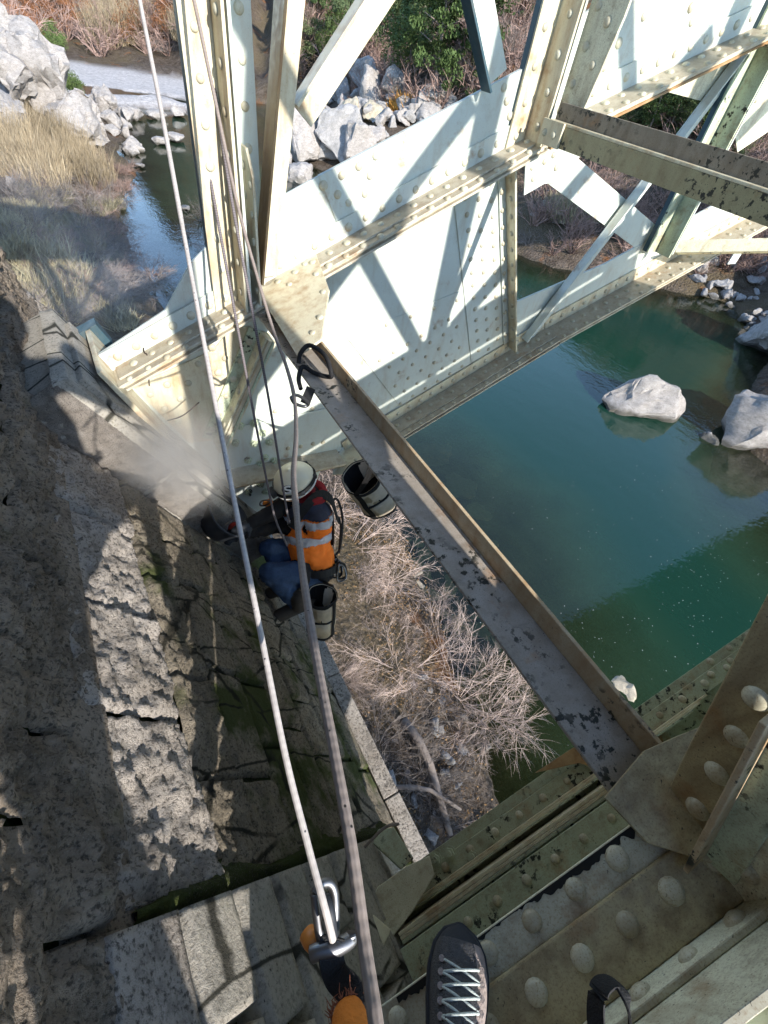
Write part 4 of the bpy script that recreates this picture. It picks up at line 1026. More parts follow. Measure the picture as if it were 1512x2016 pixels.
# ------------------------------------------------------------------ trees and leafy bushes
def crown_mesh(name, seed, mat, n=8200, shape='pine', leaf=.02):
    r = random.Random(seed); mb = MB(); cl = []
    if shape == 'pine':
        for k in range(58):
            h = r.uniform(.16, 1.0); rr = (.34 * (1 - h) ** .55 + .05) * r.uniform(.55, 1.1); a = r.uniform(0, 6.28)
            cl.append((V((math.cos(a) * rr, math.sin(a) * rr, h + r.gauss(0, .02))), r.uniform(.06, .115), .55))
    else:
        for k in range(34):
            d = V((r.gauss(0, 1), r.gauss(0, 1), r.gauss(0, 1))).normalized() * r.uniform(.3, 1) ** .5
            cl.append((V((d.x * .42, d.y * .42, .52 + d.z * .42)), r.uniform(.10, .19), .8))
    for i in range(n):
        c, s, fl = cl[r.randrange(len(cl))]
        d = V((r.gauss(0, 1), r.gauss(0, 1), r.gauss(0, 1))).normalized() * r.uniform(.55, 1.0); p = c + V((d.x * s, d.y * s, d.z * s * fl))
        u = V((r.gauss(0, 1), r.gauss(0, 1), r.gauss(0, 1))).normalized(); w = u.orthogonal().normalized(); l = leaf * r.uniform(.5, 1.1)
        mb.add([p - u * l, p + w * l * .5, p + u * l, p - w * l * .5], [(0, 1, 2, 3)])
    return mb.mesh(name, mat)
def trunk_mesh(seed, bare=False):
    r = random.Random(seed); mb = MB(); pts = [V((0, 0, -.05))]
    for k in range(6): pts.append(pts[-1] + V((r.gauss(0, .012), r.gauss(0, .012), .15)))
    mb.tube(pts, [.022, .019, .016, .013, .010, .007, .004], 7)
    for k in range(12):
        i = r.randrange(2, 6); a = r.uniform(0, 6.28); d = V((math.cos(a), math.sin(a), r.uniform(.2, .8))).normalized(); L = r.uniform(.12, .3)
        mb.tube([pts[i], pts[i] + d * L * .5 + V((0, 0, .01)), pts[i] + d * L], [.008, .005, .002], 5)
    return mb.mesh('trunk', M['bark'], True)
TRUNK = [trunk_mesh(i) for i in range(3)]
CROWN = {'pine': [crown_mesh('crown', 120 + i, M['pine']) for i in range(3)], 'oak': [crown_mesh('crown', 130 + i, M['olive_leaf'], shape='round') for i in range(2)],
         'green': [crown_mesh('crown', 140 + i, M['ivy'], shape='round', n=6000) for i in range(2)], 'russet': [crown_mesh('crown', 150 + i, M['brownleaf'], shape='round', n=3200, leaf=.02) for i in range(2)]}
def tree(P, h, kind, label, group=None, name='tree', wide=1.0, cat='tree'):
    t = empty(name, P, label, cat, group); t.rotation_euler = (0, 0, random.uniform(0, 6.28)); t.scale = (h * wide, h * wide, h)
    for nm, me in (('trunk', random.choice(TRUNK)), ('crown', random.choice(CROWN[kind]))):
        o = bpy.data.objects.new(nm, me); COL.objects.link(o); o.parent = t
    return t
for px, py, hp, k, lb in [(862, 178, 200, 'pine', 'tallest dark pine on the far slope above the boulders'), (905, 160, 190, 'pine', 'dark pine right of the tallest one'), (835, 120, 150, 'pine', 'pine behind and left of the tallest one'), (920, 215, 130, 'pine', 'short bright pine beside the white diagonal'),
                          (890, 60, 130, 'pine', 'pine cut by the top edge of the picture'), (800, 165, 110, 'green', 'yellow green bushy tree above the rock fins'), (662, 140, 85, 'green', 'bright green round bush left of the rock fins'), (690, 95, 85, 'oak', 'grey green evergreen left of the pines'), (745, 110, 110, 'oak', 'grey olive tree between the bright bush and the pines'),
                          (640, 70, 80, 'oak', 'grey evergreen near the cream brace'), (700, 40, 90, 'green', 'green tree high on the far slope'), (770, 45, 100, 'oak', 'rounded grey oak at the top of the slope'), (1015, 30, 70, 'oak', 'round dark oak above the teal net'), (600, 120, 70, 'oak', 'evergreen behind the cream brace'), (820, 60, 110, 'oak', 'broad oak under the top pines')]:
    P = gpx(px, py)
    if P is None: continue
    tree(P, pxsize(hp, P) * 1.05, k, lb, name='pine_tree' if k == 'pine' else 'evergreen_tree', wide=1.0 if k == 'pine' else 1.15)
for i in range(16):
    P = gpx(random.uniform(560, 1060), random.uniform(5, 60))
    if P: tree(P, pxsize(random.uniform(50, 95), P), random.choice(['russet', 'oak', 'russet', 'pine']), 'mixed tree far up the hillside', 'hillside trees', wide=1.1)
for px, py, hp, k, lb in [(1485, 280, 110, 'pine', 'dark pine seen through the truss at the right edge'), (1500, 220, 100, 'oak', 'evergreen behind the pine at the right edge'), (1372, 262, 60, 'russet', 'russet bush seen between the truss bars'), (1440, 330, 50, 'oak', 'low bush under the olive strut')]:
    P = gpx(px, py)
    if P: tree(P, pxsize(hp, P), k, lb, name='evergreen_tree')
for px, py, hp in [(128, 190, 60), (150, 200, 45), (112, 105, 50)]:
    P = gpx(px, py)
    if P: tree(P, pxsize(hp, P), 'green', 'green leafy bush among the pale outcrops', 'green bushes on the outcrops', name='leafy_bush', wide=1.1, cat='bush')
for i in range(34):
    P = gpx(random.uniform(0, 430), random.uniform(8, 100))
    if P and height(np.array([P.x]), np.array([P.y]))[0] > WZ + .5: tree(P, pxsize(random.uniform(35, 60), P), 'russet', 'russet thicket bush behind the gravel flat', 'russet thicket', name='russet_bush', wide=1.3, cat='bush')
for i in range(14):
    P = gpx(random.uniform(0, 430), random.uniform(5, 115))
    if P and P.z > WZ + .3: shrub(P, random.uniform(1.8, 3.4), random.choice(['red', 'grey']), 'bare thicket behind the gravel flat', 'bare thicket')
for i in range(24):
    P = gpx(random.uniform(560, 1060), random.uniform(40, 230))
    if P and P.z > WZ + .5: shrub(P, random.uniform(1.2, 2.6), random.choice(['red', 'grey']), 'leafless undergrowth on the far slope', 'far slope undergrowth')
for i in range(30):
    P = gpx(random.uniform(1030, 1512), random.uniform(230, 560))
    if P and P.z > WZ + .3: shrub(P, random.uniform(.8, 1.9), random.choice(['red', 'grey', 'red']), 'reddish scrub on the right bank under the truss', 'right bank scrub')
for i in range(16):
    P = gpx(random.uniform(1080, 1180), random.uniform(390, 440)); 
    if P: shrub(P, random.uniform(.8, 1.4), None, 'dry grass clump seen under the truss', 'grass under the truss', name='grass_tussock', me=random.choice(GRS), cat='grass')
# brush too far off to tell its stems apart reads as one mass
def brush_arrays(seed):
    r = random.Random(seed); mb = MB()
    for i in range(15):
        a = r.uniform(0, 6.28); d = V((math.cos(a) * r.uniform(.3, 1.1), math.sin(a) * r.uniform(.3, 1.1), r.uniform(.5, 1.2))).normalized(); L = r.uniform(.6, 1.1)
        p = V((math.cos(a), math.sin(a), 0)) * r.uniform(0, .15); q = p + d * L * .5 + V((r.gauss(0, .06), r.gauss(0, .06), .02)); e = q + d * L * .5 + V((r.gauss(0, .1), r.gauss(0, .1), 0))
        mb.tube([p, q, e], [.018, .012, .004], 3, cap=False)
        for k in range(8):
            t = r.random(); b = p.lerp(q, t) if r.random() < .3 else q.lerp(e, t); n = (d + V((r.gauss(0, .6), r.gauss(0, .6), r.gauss(.1, .5)))).normalized() * L * r.uniform(.2, .5)
            mb.tube([b, b + n * .5 + V((0, 0, .02)), b + n], [.010, .007, .002], 3, cap=False)
    return np.array(mb.v), mb.f
BR = [brush_arrays(i) for i in range(4)]
def brush_mass(name, regions, mat, label):
    vs = []; fs = []; off = 0; r = random.Random(len(name))
    for n, x0, x1, y0, y1, s0, s1, zm in regions:
        for i in range(n):
            P = gpx(r.uniform(x0, x1), r.uniform(y0, y1))
            if not P or P.z < WZ + zm: continue
            v, f = BR[r.randrange(4)]; a = r.uniform(0, 6.28); c, s_ = math.cos(a), math.sin(a); k = r.uniform(s0, s1)
            vs.append(v @ np.array([[c, -s_, 0], [s_, c, 0], [0, 0, 1]]).T * k + np.array(P)); fs += [tuple(q + off for q in g_) for g_ in f]; off += len(v)
    me = bpy.data.meshes.new(name); me.from_pydata(np.concatenate(vs).tolist(), [], fs); me.materials.append(mat); me.update()
    tag(link(name, me), label, 'brush', kind='stuff')
brush_mass('far_brush', [(120, 560, 1060, 30, 230, 1.2, 2.6, .5), (90, 0, 430, 5, 115, 1.6, 3.2, .3)], M['twigred'], 'leafless brush covering the far slope and the bank behind the gravel')
brush_mass('right_bank_brush', [(150, 1030, 1512, 230, 560, .8, 1.9, .3)], M['twigred'], 'reddish leafless brush on the right bank under the truss')
# unseen trees added behind the photographer to shade the ground below the abutment
for k, (x, y, h) in enumerate([(1.5, -6.2, 5.8), (1.0, -7.0, 6.6), (2.0, -9, 7.2), (.4, -8.4, 7.0)]):
    tree((x, y, hz(x, y) - .1), h, 'oak', 'unseen evergreen oak added behind the viewpoint to shade the bank', 'added shade oaks', name='evergreen_tree', wide=.6)
# fallen leaves on the bank below
lm = MB(); r = random.Random(5)
for i in range(5000):
    px, py = r.uniform(620, 960), r.uniform(1050, 1640)
    y = r.uniform(-.6, 6.5); x = float(np.interp(y, XL[:, 0], XL[:, 1])) - abs(r.gauss(0, 1.0)) - .05
    if mnoise.noise(V((x * 1.3, y * 1.3, 0))) < r.uniform(-.35, .25): continue
    if x < .8: continue
    z = hz(x, y) + .02; s = r.uniform(.01, .026); u = V((r.gauss(0, 1), r.gauss(0, 1), r.gauss(0, .5))).normalized(); w = u.orthogonal().normalized(); p = V((x, y, z + r.uniform(0, .06)))
    lm.add([p - u * s, p + w * s * .6, p + u * s, p - w * s * .6], [(0, 1, 2, 3)])
tag(lm.build('leaf_litter', M['litter']), 'brown fallen leaves covering the bank below the abutment', 'leaves', kind='stuff')
fm = MB()
for i in range(260):
    k = r.random(); a = V((5.2 + 7 * k, 2.0 + .6 * math.sin(9 * k), 0)); p = V((r.uniform(4.5, 13), r.uniform(-.5, 6), WZ + .004)) if r.random() < .5 else V((a.x + r.gauss(0, .5), a.y + r.gauss(0, .35) - .8, WZ + .004))
    s = r.uniform(.003, .010); fm.add([p + V((s, 0, 0)), p + V((0, s, 0)), p + V((-s, 0, 0)), p + V((0, -s, 0))], [(0, 1, 2, 3)])
tag(fm.build('foam_flecks', M['foam']), 'tiny white flecks floating on the green pool', 'foam', kind='stuff')
# teal net with white posts high on the far slope
P = gpx(1022, 52)
if P:
    w = pxsize(34, P); nt_ = empty('net_fence', P, 'teal netted enclosure with white posts on the far slope', 'fence')
    dx = V(R[:, 0]); dx.z = 0; dx.normalize()
    for k in range(4): MB().tube([P + dx * w * (k / 3 - .5), P + dx * w * (k / 3 - .5) + V((0, 0, w * .55))], w * .02, 6).build('post', M['white'], nt_)
    MB().obox(P - dx * w * .5 + V((0, 0, w * .08)), dx * w, V((0, 0, w * .34)), dx.cross(V((0, 0, 1))) * .05).build('net', M['tealnet'], nt_)
    MB().tube([P - dx * w * .55 + V((0, 0, w * .56)), P + dx * w * .5 + V((0, 0, w * .56))], w * .016, 5).build('rail', M['white'], nt_)

for k, (px, py, hp) in enumerate([(1190, 262, 90), (1235, 255, 100), (1275, 262, 95), (1310, 280, 110), (1345, 290, 100), (1392, 300, 90), (1430, 300, 105), (1230, 225, 90), (1310, 230, 110), (1400, 245, 100)]):
    P = gpx(px, py)
    if P: tree(P, pxsize(hp, P), ('pine', 'oak', 'green')[k % 3], 'evergreen on the right slope, mostly hidden by the truss', 'right slope trees', name='evergreen_tree', wide=1.1)
for px, py, s, z in [(850, 900, .9, -8.9), (900, 960, .8, -9.0), (870, 1010, .7, -8.8), (940, 1010, .6, -9.0), (830, 960, .7, -8.7), (960, 920, .7, -9.2)]:
    boulder(onz(px, py, z), s, 'pale drowned rock dimly seen through the green water', 'drowned rocks', me=random.choice(ROCKO), sink=.3, sz=.5)
for i in range(60):
    P = gpx(random.uniform(0, 240), random.uniform(380, 640))
    if P: shrub(P, random.uniform(.35, .7), None, 'dry grass in the bridge shadow on the left bank', 'left bank grass', name='grass_tussock', me=random.choice(GRS), cat='grass')
# ------------------------------------------------------------------ ropes
def smoothpath(pts, n=8):
    out = []; P = [pts[0]] + list(pts) + [pts[-1]]
    for i in range(1, len(P) - 2):
        for k in range(n):
            t = k / n; a, b, c, d = P[i - 1], P[i], P[i + 1], P[i + 2]
            out.append(.5 * ((2 * b) + (c - a) * t + (2 * a - 5 * b + 4 * c - d) * t * t + (3 * b - a - 3 * c + d) * t ** 3))
    out.append(pts[-1]); return out
def rope(path, r, mat, label, name='rope', sides=14):
    return tag(MB().tube(smoothpath([pd(*p) for p in path], 10), r, sides).build(name, mat, smooth=True), label, 'rope')
rope([(262, -70, .90), (275, 0, .86), (318, 220, .79), (360, 450, .71), (410, 720, .63), (460, 980, .555), (510, 1230, .49), (560, 1480, .435), (605, 1660, .405), (640, 1790, .385), (655, 1850, .39)], [.0036] * 30 + [.0031] * 30 + [.0031] * 41, M['rope'], 'taut pale grey rope running from top left to the steel carabiner')
rope([(748, 2080, .235), (738, 2000, .245), (716, 1850, .272), (690, 1660, .305), (652, 1450, .36), (620, 1280, .43), (595, 1120, .53), (583, 1000, .66), (578, 930, .80), (583, 850, 1.0), (578, 775, 1.3), (560, 710, 1.5), (541, 660, 1.6), (505, 540, 1.62), (467, 400, 1.6), (420, 180, 1.5), (382, 0, 1.42), (368, -60, 1.4)], [.0041] * 70 + [.0048] * 30 + [.0056] * 71, M['ropeb'], 'thick speckled rope crossing in front of the worker to the bottom edge')
rope([(566, 1075, 2.72), (545, 1030, 2.70), (531, 975, 2.66), (493, 780, 2.30), (419, 380, 1.86), (350, 0, 1.58), (338, -60, 1.55)], .0062, M['ropedark'], 'dark taut rope left of the pair holding the worker')
rope([(570, 1030, 2.66), (562, 990, 2.62), (528, 780, 2.26), (454, 380, 1.82), (398, 0, 1.55), (388, -60, 1.5)], .0062, M['ropedark'], 'dark taut rope right of the pair holding the worker')

# ------------------------------------------------------------------ the worker
KW = .88
def W(px, py, z): return onz(px, py, z * KW)
pel = W(616, 1105, -2.86); nek = W(612, 978, -2.42); hd = W(580, 950, -2.25)
chest = pel.lerp(nek, .68) + V((-.02, 0, 0)); belly = pel.lerp(nek, .3) + V((-.03, 0, 0))
shL = nek + V((-.03, -.175, -.07)); shR = nek + V((-.03, .13, -.05))
elL = W(545, 1035, -2.62); haL = W(478, 1050, -2.52); elR = W(545, 1005, -2.45); haR = W(492, 1032, -2.45)
hipL = pel + V((-.03, -.09, -.02)); hipR = pel + V((-.03, .09, -.02))
knL = W(532, 1128, -2.72); anL = W(588, 1192, -2.98); knR = W(532, 1080, -2.72); anR = W(572, 1150, -2.98)
tipL = anL + V((-.13, .01, -.05)); tipR = anR + V((-.13, .02, -.05))
CAP = []                                  # a, b, ra, rb, tag
def cap(a, b, ra, rb, t): CAP.append((V(a), V(b), ra, rb, t))
cap(pel, belly, .135, .13, 'torso'); cap(belly, chest, .13, .145, 'torso'); cap(chest, nek, .14, .075, 'torso'); cap(shL, shR, .075, .075, 'torso')
cap(pel + V((0, -.06, 0)), pel + V((0, .06, 0)), .12, .12, 'torso')
cap(nek, hd, .06, .065, 'neck'); cap(hd, hd + V((-.03, 0, -.07)), .092, .06, 'head'); cap(hd + V((-.085, 0, -.05)), hd + V((-.12, 0, -.065)), .018, .008, 'head')
cap(shL, elL, .068, .052, 'arm'); cap(elL, haL, .05, .038, 'arm'); cap(shR, elR, .066, .052, 'arm'); cap(elR, haR, .05, .038, 'arm')
cap(hipL, knL, .095, .068, 'jean'); cap(knL, anL, .064, .045, 'jean'); cap(hipR, knR, .095, .068, 'jean'); cap(knR, anR, .064, .045, 'jean')
cap(anL + V((.04, 0, 0)), tipL, .05, .042, 'boot'); cap(anR + V((.04, 0, 0)), tipR, .05, .042, 'boot'); cap(anL + V((0, 0, .08)), anL, .052, .052, 'boot'); cap(anR + V((0, 0, .08)), anR, .052, .052, 'boot')
for h, e, sg in ((haL, elL, 1), (haR, elR, -1)):
    d = (h - e).normalized(); s = d.cross(V((0, 0, 1))).normalized() * sg; u = s.cross(d) * sg
    palm = h + d * .05; cap(h, palm, .034, .036, 'glove')
    for k, (o, l) in enumerate(((-.030, .055), (-.010, .07), (.010, .066), (.030, .05))):
        b = palm + s * o + d * .02; m_ = b + d * l * .55 - V((0, 0, .012)); cap(b, m_, .012, .011, 'glove'); cap(m_, m_ + d * l * .25 - V((0, 0, .035)), .011, .009, 'glove')
    b = h + s * .034 + d * .02; cap(b, b + s * .03 + d * .03 - V((0, 0, .02)), .013, .010, 'glove')
def capsule(mb, a, b, ra, rb, seg=12, rings=5):
    d = (b - a); L = d.length; d = d.normalized() if L > 1e-6 else V((0, 0, 1)); u = d.orthogonal().normalized(); w = d.cross(u); vs = []; fs = []
    prof = [(-math.cos(math.pi / 2 * i / rings) * ra, math.sin(math.pi / 2 * i / rings) * ra) for i in range(rings + 1)] + [(L + math.sin(math.pi / 2 * i / rings) * rb, math.cos(math.pi / 2 * i / rings) * rb) for i in range(rings + 1)]
    for z, rr in prof:
        for k in range(seg): an = 2 * math.pi * k / seg; vs.append(a + d * z + (u * math.cos(an) + w * math.sin(an)) * max(rr, 1e-4))
    n = len(prof)
    for i in range(n - 1):
        for k in range(seg): k2 = (k + 1) % seg; fs.append((i * seg + k, i * seg + k2, (i + 1) * seg + k2, (i + 1) * seg + k))
    fs.append(tuple(range(seg))[::-1]); fs.append(tuple((n - 1) * seg + k for k in range(seg))); mb.add(vs, fs)
mb = MB()
for a, b, ra, rb, t in CAP: capsule(mb, a, b, ra, rb)
tmp = mb.build('tmp', M['black'])
rm = tmp.modifiers.new('r', 'REMESH'); rm.mode = 'VOXEL'; rm.voxel_size = .009
sm = tmp.modifiers.new('s', 'SMOOTH'); sm.factor = .5; sm.iterations = 5
me = bpy.data.meshes.new_from_object(tmp.evaluated_get(bpy.context.evaluated_depsgraph_get())); bpy.data.objects.remove(tmp)
me.name = 'body'
tags = ['torso', 'neck', 'head', 'arm', 'jean', 'boot', 'glove']; me.materials.clear()
for m_ in ('black', 'bandana', 'skin', 'black', 'jeans', 'boot', 'rubber'): me.materials.append(M[m_])
co = np.array([v.co[:] for v in me.vertices])
def capdist(P):
    best = np.full(len(P), 9.); arg = np.zeros(len(P), int)
    for a, b, ra, rb, t in CAP:
        a_ = np.array(a); d = np.array(b) - a_; l2 = d @ d + 1e-9; tt = np.clip(((P - a_) @ d) / l2, 0, 1)
        q = np.linalg.norm(P - (a_ + tt[:, None] * d), axis=1) - (ra + (rb - ra) * tt); k = q < best; best[k] = q[k]; arg[k] = tags.index(t)
    return arg
fc = np.array([np.mean([co[i] for i in p.vertices], axis=0) for p in me.polygons]); fa = capdist(fc)
# cloth wrinkles on the surface
nrm = np.array([v.normal[:] for v in me.vertices]); va = capdist(co)
for i, v in enumerate(me.vertices):
    if va[i] in (0, 3, 4):
        p = v.co; w = mnoise.noise(V((p.x * 16, p.y * 16, p.z * 34))) * .010 + mnoise.noise(p * 38) * .005; v.co = p + V(nrm[i]) * w
me.polygons.foreach_set('material_index', fa.astype('i')); me.polygons.foreach_set('use_smooth', [True] * len(me.polygons)); me.update()
person = empty('person', (pel.x, pel.y, -2.75), 'person in orange vest, blue jeans and pale helmet hanging on ropes, crouched against the abutment', 'person')
body = link('body', me, person)
# vest panels grow out of the torso surface
spine = np.array(nek - pel); sl2 = spine @ spine
co = np.array([v.co[:] for v in me.vertices]); nrm = np.array([v.normal[:] for v in me.vertices])
tt = ((fc - np.array(pel)) @ spine) / sl2
def panel(name, mask, mat, off):
    fi = np.nonzero(mask)[0]; used = {}; vs = []; fs = []
    for f in fi:
        fs.append([])
        for v in me.polygons[f].vertices:
            if v not in used: used[v] = len(vs); vs.append(co[v] + nrm[v] * off)
            fs[-1].append(used[v])
    o = MB().add(vs, fs).build(name, mat, person, smooth=True)
    so_ = o.modifiers.new('thick', 'SOLIDIFY'); so_.thickness = .005; so_.offset = -1; return o
tor = (fa == 0)
yy = fc[:, 1] - (np.array(pel)[1] + tt * spine[1])
panel('vest_panel', tor & (tt > .02) & (tt < .95), M['hivis'], .010)
panel('vest_yoke', tor & (tt > .76) & (tt < 1.02), M['navy'], .014)
panel('reflective_band', tor & (tt > .38) & (tt < .50), M['reflect'], .015)
panel('reflective_band', tor & (tt > .66) & (tt < .74), M['reflect'], .017)
# harness
def ribbon(pts, wid, mat, name, parent=None, th=.002, nrmf=None, label=None, cat=None):
    pts = [V(p) for p in pts]; mb = MB(); n = len(pts); vs = []
    for i, p in enumerate(pts):
        t = (pts[min(i + 1, n - 1)] - pts[max(i - 1, 0)]).normalized(); nn = nrmf(p, i) if nrmf else V((0, 0, 1)); nn = (nn - t * nn.dot(t)).normalized(); w = t.cross(nn)
        vs += [p - w * wid / 2, p + w * wid / 2, p + w * wid / 2 + nn * th, p - w * wid / 2 + nn * th]
    fs = [(0, 1, 2, 3), tuple((n - 1) * 4 + k for k in (3, 2, 1, 0))]
    for i in range(n - 1):
        for k in range(4): k2 = (k + 1) % 4; fs.append((i * 4 + k, i * 4 + k2, (i + 1) * 4 + k2, (i + 1) * 4 + k)[::-1])
    o = mb.add(vs, fs).build(name, mat, parent, smooth=False)
    if label: tag(o, label, cat)
    return o
sp = V(spine).normalized(); e1 = V((0, 1, 0)); e1 = (e1 - sp * e1.dot(sp)).normalized(); e2 = sp.cross(e1)
def ring(c, rx, ry, n=28): return [c + e1 * rx * math.cos(2 * math.pi * k / n) + e2 * ry * math.sin(2 * math.pi * k / n) for k in range(n + 1)]
out = lambda p, i: (p - (pel + sp * (p - pel).dot(sp)))
ribbon(ring(pel - sp * .01, .185, .150), .05, M['webbing'], 'harness_belt', person, .008, out)
for sg in (-1, 1):
    pts = smoothpath([pel + sp * .06 + e1 * .06 * sg - e2 * .160, pel + sp * .25 + e1 * .07 * sg - e2 * .168, chest + e1 * .08 * sg - e2 * .160, nek + e1 * .09 * sg - e2 * .085, nek + e1 * .10 * sg + e2 * .02 + sp * .03, chest + e1 * .09 * sg + e2 * .155], 5)
    ribbon(pts, .055, M['webbing'], 'harness_strap', person, .006, out)
    hp, kn = (hipL, knL) if sg < 0 else (hipR, knR); c = hp.lerp(kn, .35); d = (kn - hp).normalized(); u = d.orthogonal().normalized(); w = d.cross(u)
    ribbon([c + u * .094 * math.cos(a) + w * .094 * math.sin(a) for a in [2 * math.pi * k / 20 for k in range(21)]], .045, M['webbing'], 'leg_loop', person, .006, lambda p, i, c=c: p - c)
for k in range(5):
    a = pel + e1 * (-.17 + .03 * k) - e2 * (.10 + .02 * (k % 2)) + sp * .02; MB().tube(smoothpath([a, a - e2 * .05 - sp * .04 + e1 * .02, a - e2 * .05 - sp * .11, a - sp * .12 + e1 * .02, a], 5), .007, 7).build('gear_loop', M['webbing'] if k % 3 else M['steel'], person, smooth=True)
a = nek.lerp(chest, .4) - e2 * .14; MB().tube(smoothpath([a, a - e2 * .07 + e1 * .03, a - e2 * .08 - sp * .12 - e1 * .02, pel - e2 * .20 + sp * .05, pel - e2 * .15], 6), .008, 7).build('lanyard', M['webbing'], person, smooth=True)
# helmet
fw = V((-.80, -.05, -.32)).normalized(); upv = V((-.28, -.10, 1)); upv = (upv - fw * upv.dot(fw)).normalized(); sd = fw.cross(upv)
def hp_(th, ph, k=1.0): return hd + V((0, 0, .015)) + (fw * .128 * math.cos(th) * math.cos(ph) + sd * .107 * math.sin(th) * math.cos(ph) + upv * .118 * math.sin(ph)) * k
mb = MB(); NSEG, NR = 28, 9; vs = []; fs = []
for i in range(NR + 1):
    ph = -.18 + (math.pi / 2 + .18) * i / NR
    for k in range(NSEG): vs.append(hp_(2 * math.pi * k / NSEG, min(ph, math.pi / 2 - .001)))
for i in range(NR):
    for k in range(NSEG): k2 = (k + 1) % NSEG; fs.append((i * NSEG + k, i * NSEG + k2, (i + 1) * NSEG + k2, (i + 1) * NSEG + k)[::-1])
hel = mb.add(vs, fs).build('helmet', M['helmet'], person, smooth=True); so_ = hel.modifiers.new('thick', 'SOLIDIFY'); so_.thickness = .006
MB().tube([hp_(2 * math.pi * k / 36, -.17, 1.02) for k in range(37)], .006, 8).build('helmet_rim', M['white'], hel, smooth=True)
ribbon([hp_(2 * math.pi * k / 36, .10, 1.025) for k in range(37)], .026, M['webbing'], 'lamp_strap', hel, .004, lambda p, i: p - hd)
MB().obox(hp_(0, .12, 1.0) - sd * .03 - upv * .02, sd * .06, upv * .045, fw * .035).build('head_lamp', M['rubber'], hel, bevel=.006)
for th in (1.55, -1.55, 2.6, -2.6): MB().obox(hp_(th, .05, 1.0) - V((.012, .012, .012)), V((.024, 0, 0)), V((0, .024, 0)), V((0, 0, .03))).build('strap_clip', M['rubber'], hel, bevel=.003)
# printed mark: black field with a white S
sidec = math.atan2(*( (lambda q: (q.dot(sd) / .107, q.dot(fw) / .128))((-hd).normalized()) ))
def hmark(a, b, k): return hp_(sidec * .62 + a, .55 + b, k)
pa = [hmark(.36 * math.cos(t) , .24 * math.sin(t), 1.018) for t in [2 * math.pi * k / 20 for k in range(20)]]
mb = MB(); mb.add([hmark(0, 0, 1.022)] + pa, [(0, i + 1, (i + 1) % 20 + 1) for i in range(20)]).build('helmet_mark', M['black'], hel)
spts = [(.17, .13), (.06, .18), (-.10, .15), (-.13, .06), (0, .0), (.12, -.06), (.10, -.15), (-.06, -.18), (-.17, -.13)]
MB().tube(smoothpath([hmark(-a * 1.2, b, 1.03) for a, b in spts], 5), .006, 6).build('helmet_letter', M['white'], hel)
MB().tube(smoothpath([nek + V((.0, 0, .03)) + V((math.cos(t) * .075, math.sin(t) * .075, .012 * math.sin(3 * t))) for t in [2 * math.pi * k / 12 for k in range(13)]], 4), .032, 10).build('scarf', M['bandana'], person, smooth=True)
# gear held by the worker
dsc = W(527, 990, -2.42); g = empty('rope_device', dsc, 'orange rope descender plate on the rope in front of the worker', 'descender')
u = V((.35, -.5, .6)).normalized(); n_ = (-dsc).normalized(); w = n_.cross(u)
MB().prism([dsc + u * .055 * math.cos(t) + w * .04 * math.sin(t) for t in [2 * math.pi * k / 20 for k in range(20)]], n_ * .012).build('side_plate', M['orangeplastic'], g, bevel=.002)
MB().tube(smoothpath([dsc + n_ * .02 + u * a + w * b for a, b in [(.04, .0), (.0, .03), (-.06, .035), (-.08, .0), (-.03, -.015), (.04, 0)]], 5), .005, 8).build('gate', M['steel'], g, smooth=True)
tl_ = haL.lerp(haR, .5) + V((-.02, 0, .01)); d = (W(440, 1035, -2.6) - tl_); g = empty('grinder', tl_, 'red bodied hand tool held in both gloved hands against the bearing', 'power tool')
MB().tube([tl_ + d * .0, tl_ + d * .35, tl_ + d * .8], [.032, .036, .030], 12).build('tool_body', M['redtool'], g, smooth=True)
MB().tube([tl_ + d * .8, tl_ + d * 1.0], [.028, .022], 12).build('gear_head', M['steel'], g, smooth=True)
q = tl_ + d * 1.0; MB().tube([q - V((0, 0, .02)), q - V((0, 0, .03))], .058, 20).build('disc', M['rubber'], g)
MB().obox(tl_ + d * .3 + V((-.005, -.036, .012)), d * .25, V((0, 0, .018)), V((0, -.003, 0))).build('label_plate', M['white'], g)
# black dusty rubber bucket on the springing stones
bc = onp(432, 1030, sk(0, 0, .10), ND); ax_ = (ND * .9 + V((0, -.25, .35))).normalized(); u = ax_.orthogonal().normalized(); w = ax_.cross(u)
g = empty('rubber_bucket', bc, 'dusty black rubber bucket lying at the bearing beside the dust cloud', 'bucket')
def lathe(prof, c, a, u, w, seg=26):
    vs = [c + a * z + (u * math.cos(2 * math.pi * k / seg) + w * math.sin(2 * math.pi * k / seg)) * r_ for r_, z in prof for k in range(seg)]
    fs = [(i * seg + k, i * seg + (k + 1) % seg, (i + 1) * seg + (k + 1) % seg, (i + 1) * seg + k) for i in range(len(prof) - 1) for k in range(seg)]
    return vs, fs
vs, fs = lathe([(.001, -.06), (.09, -.055), (.115, -.02), (.135, .07), (.14, .085), (.128, .085), (.105, -.01), (.08, -.04), (.001, -.045)], bc, ax_, u, w); MB().add(vs, fs).build('bowl', M['rubber'], g, smooth=True)
MB().tube([bc + ax_ * .085 + (u * math.cos(t) + w * math.sin(t)) * .137 for t in [2 * math.pi * k / 28 for k in range(29)]], .007, 8).build('rim', M['rubber'], g, smooth=True)

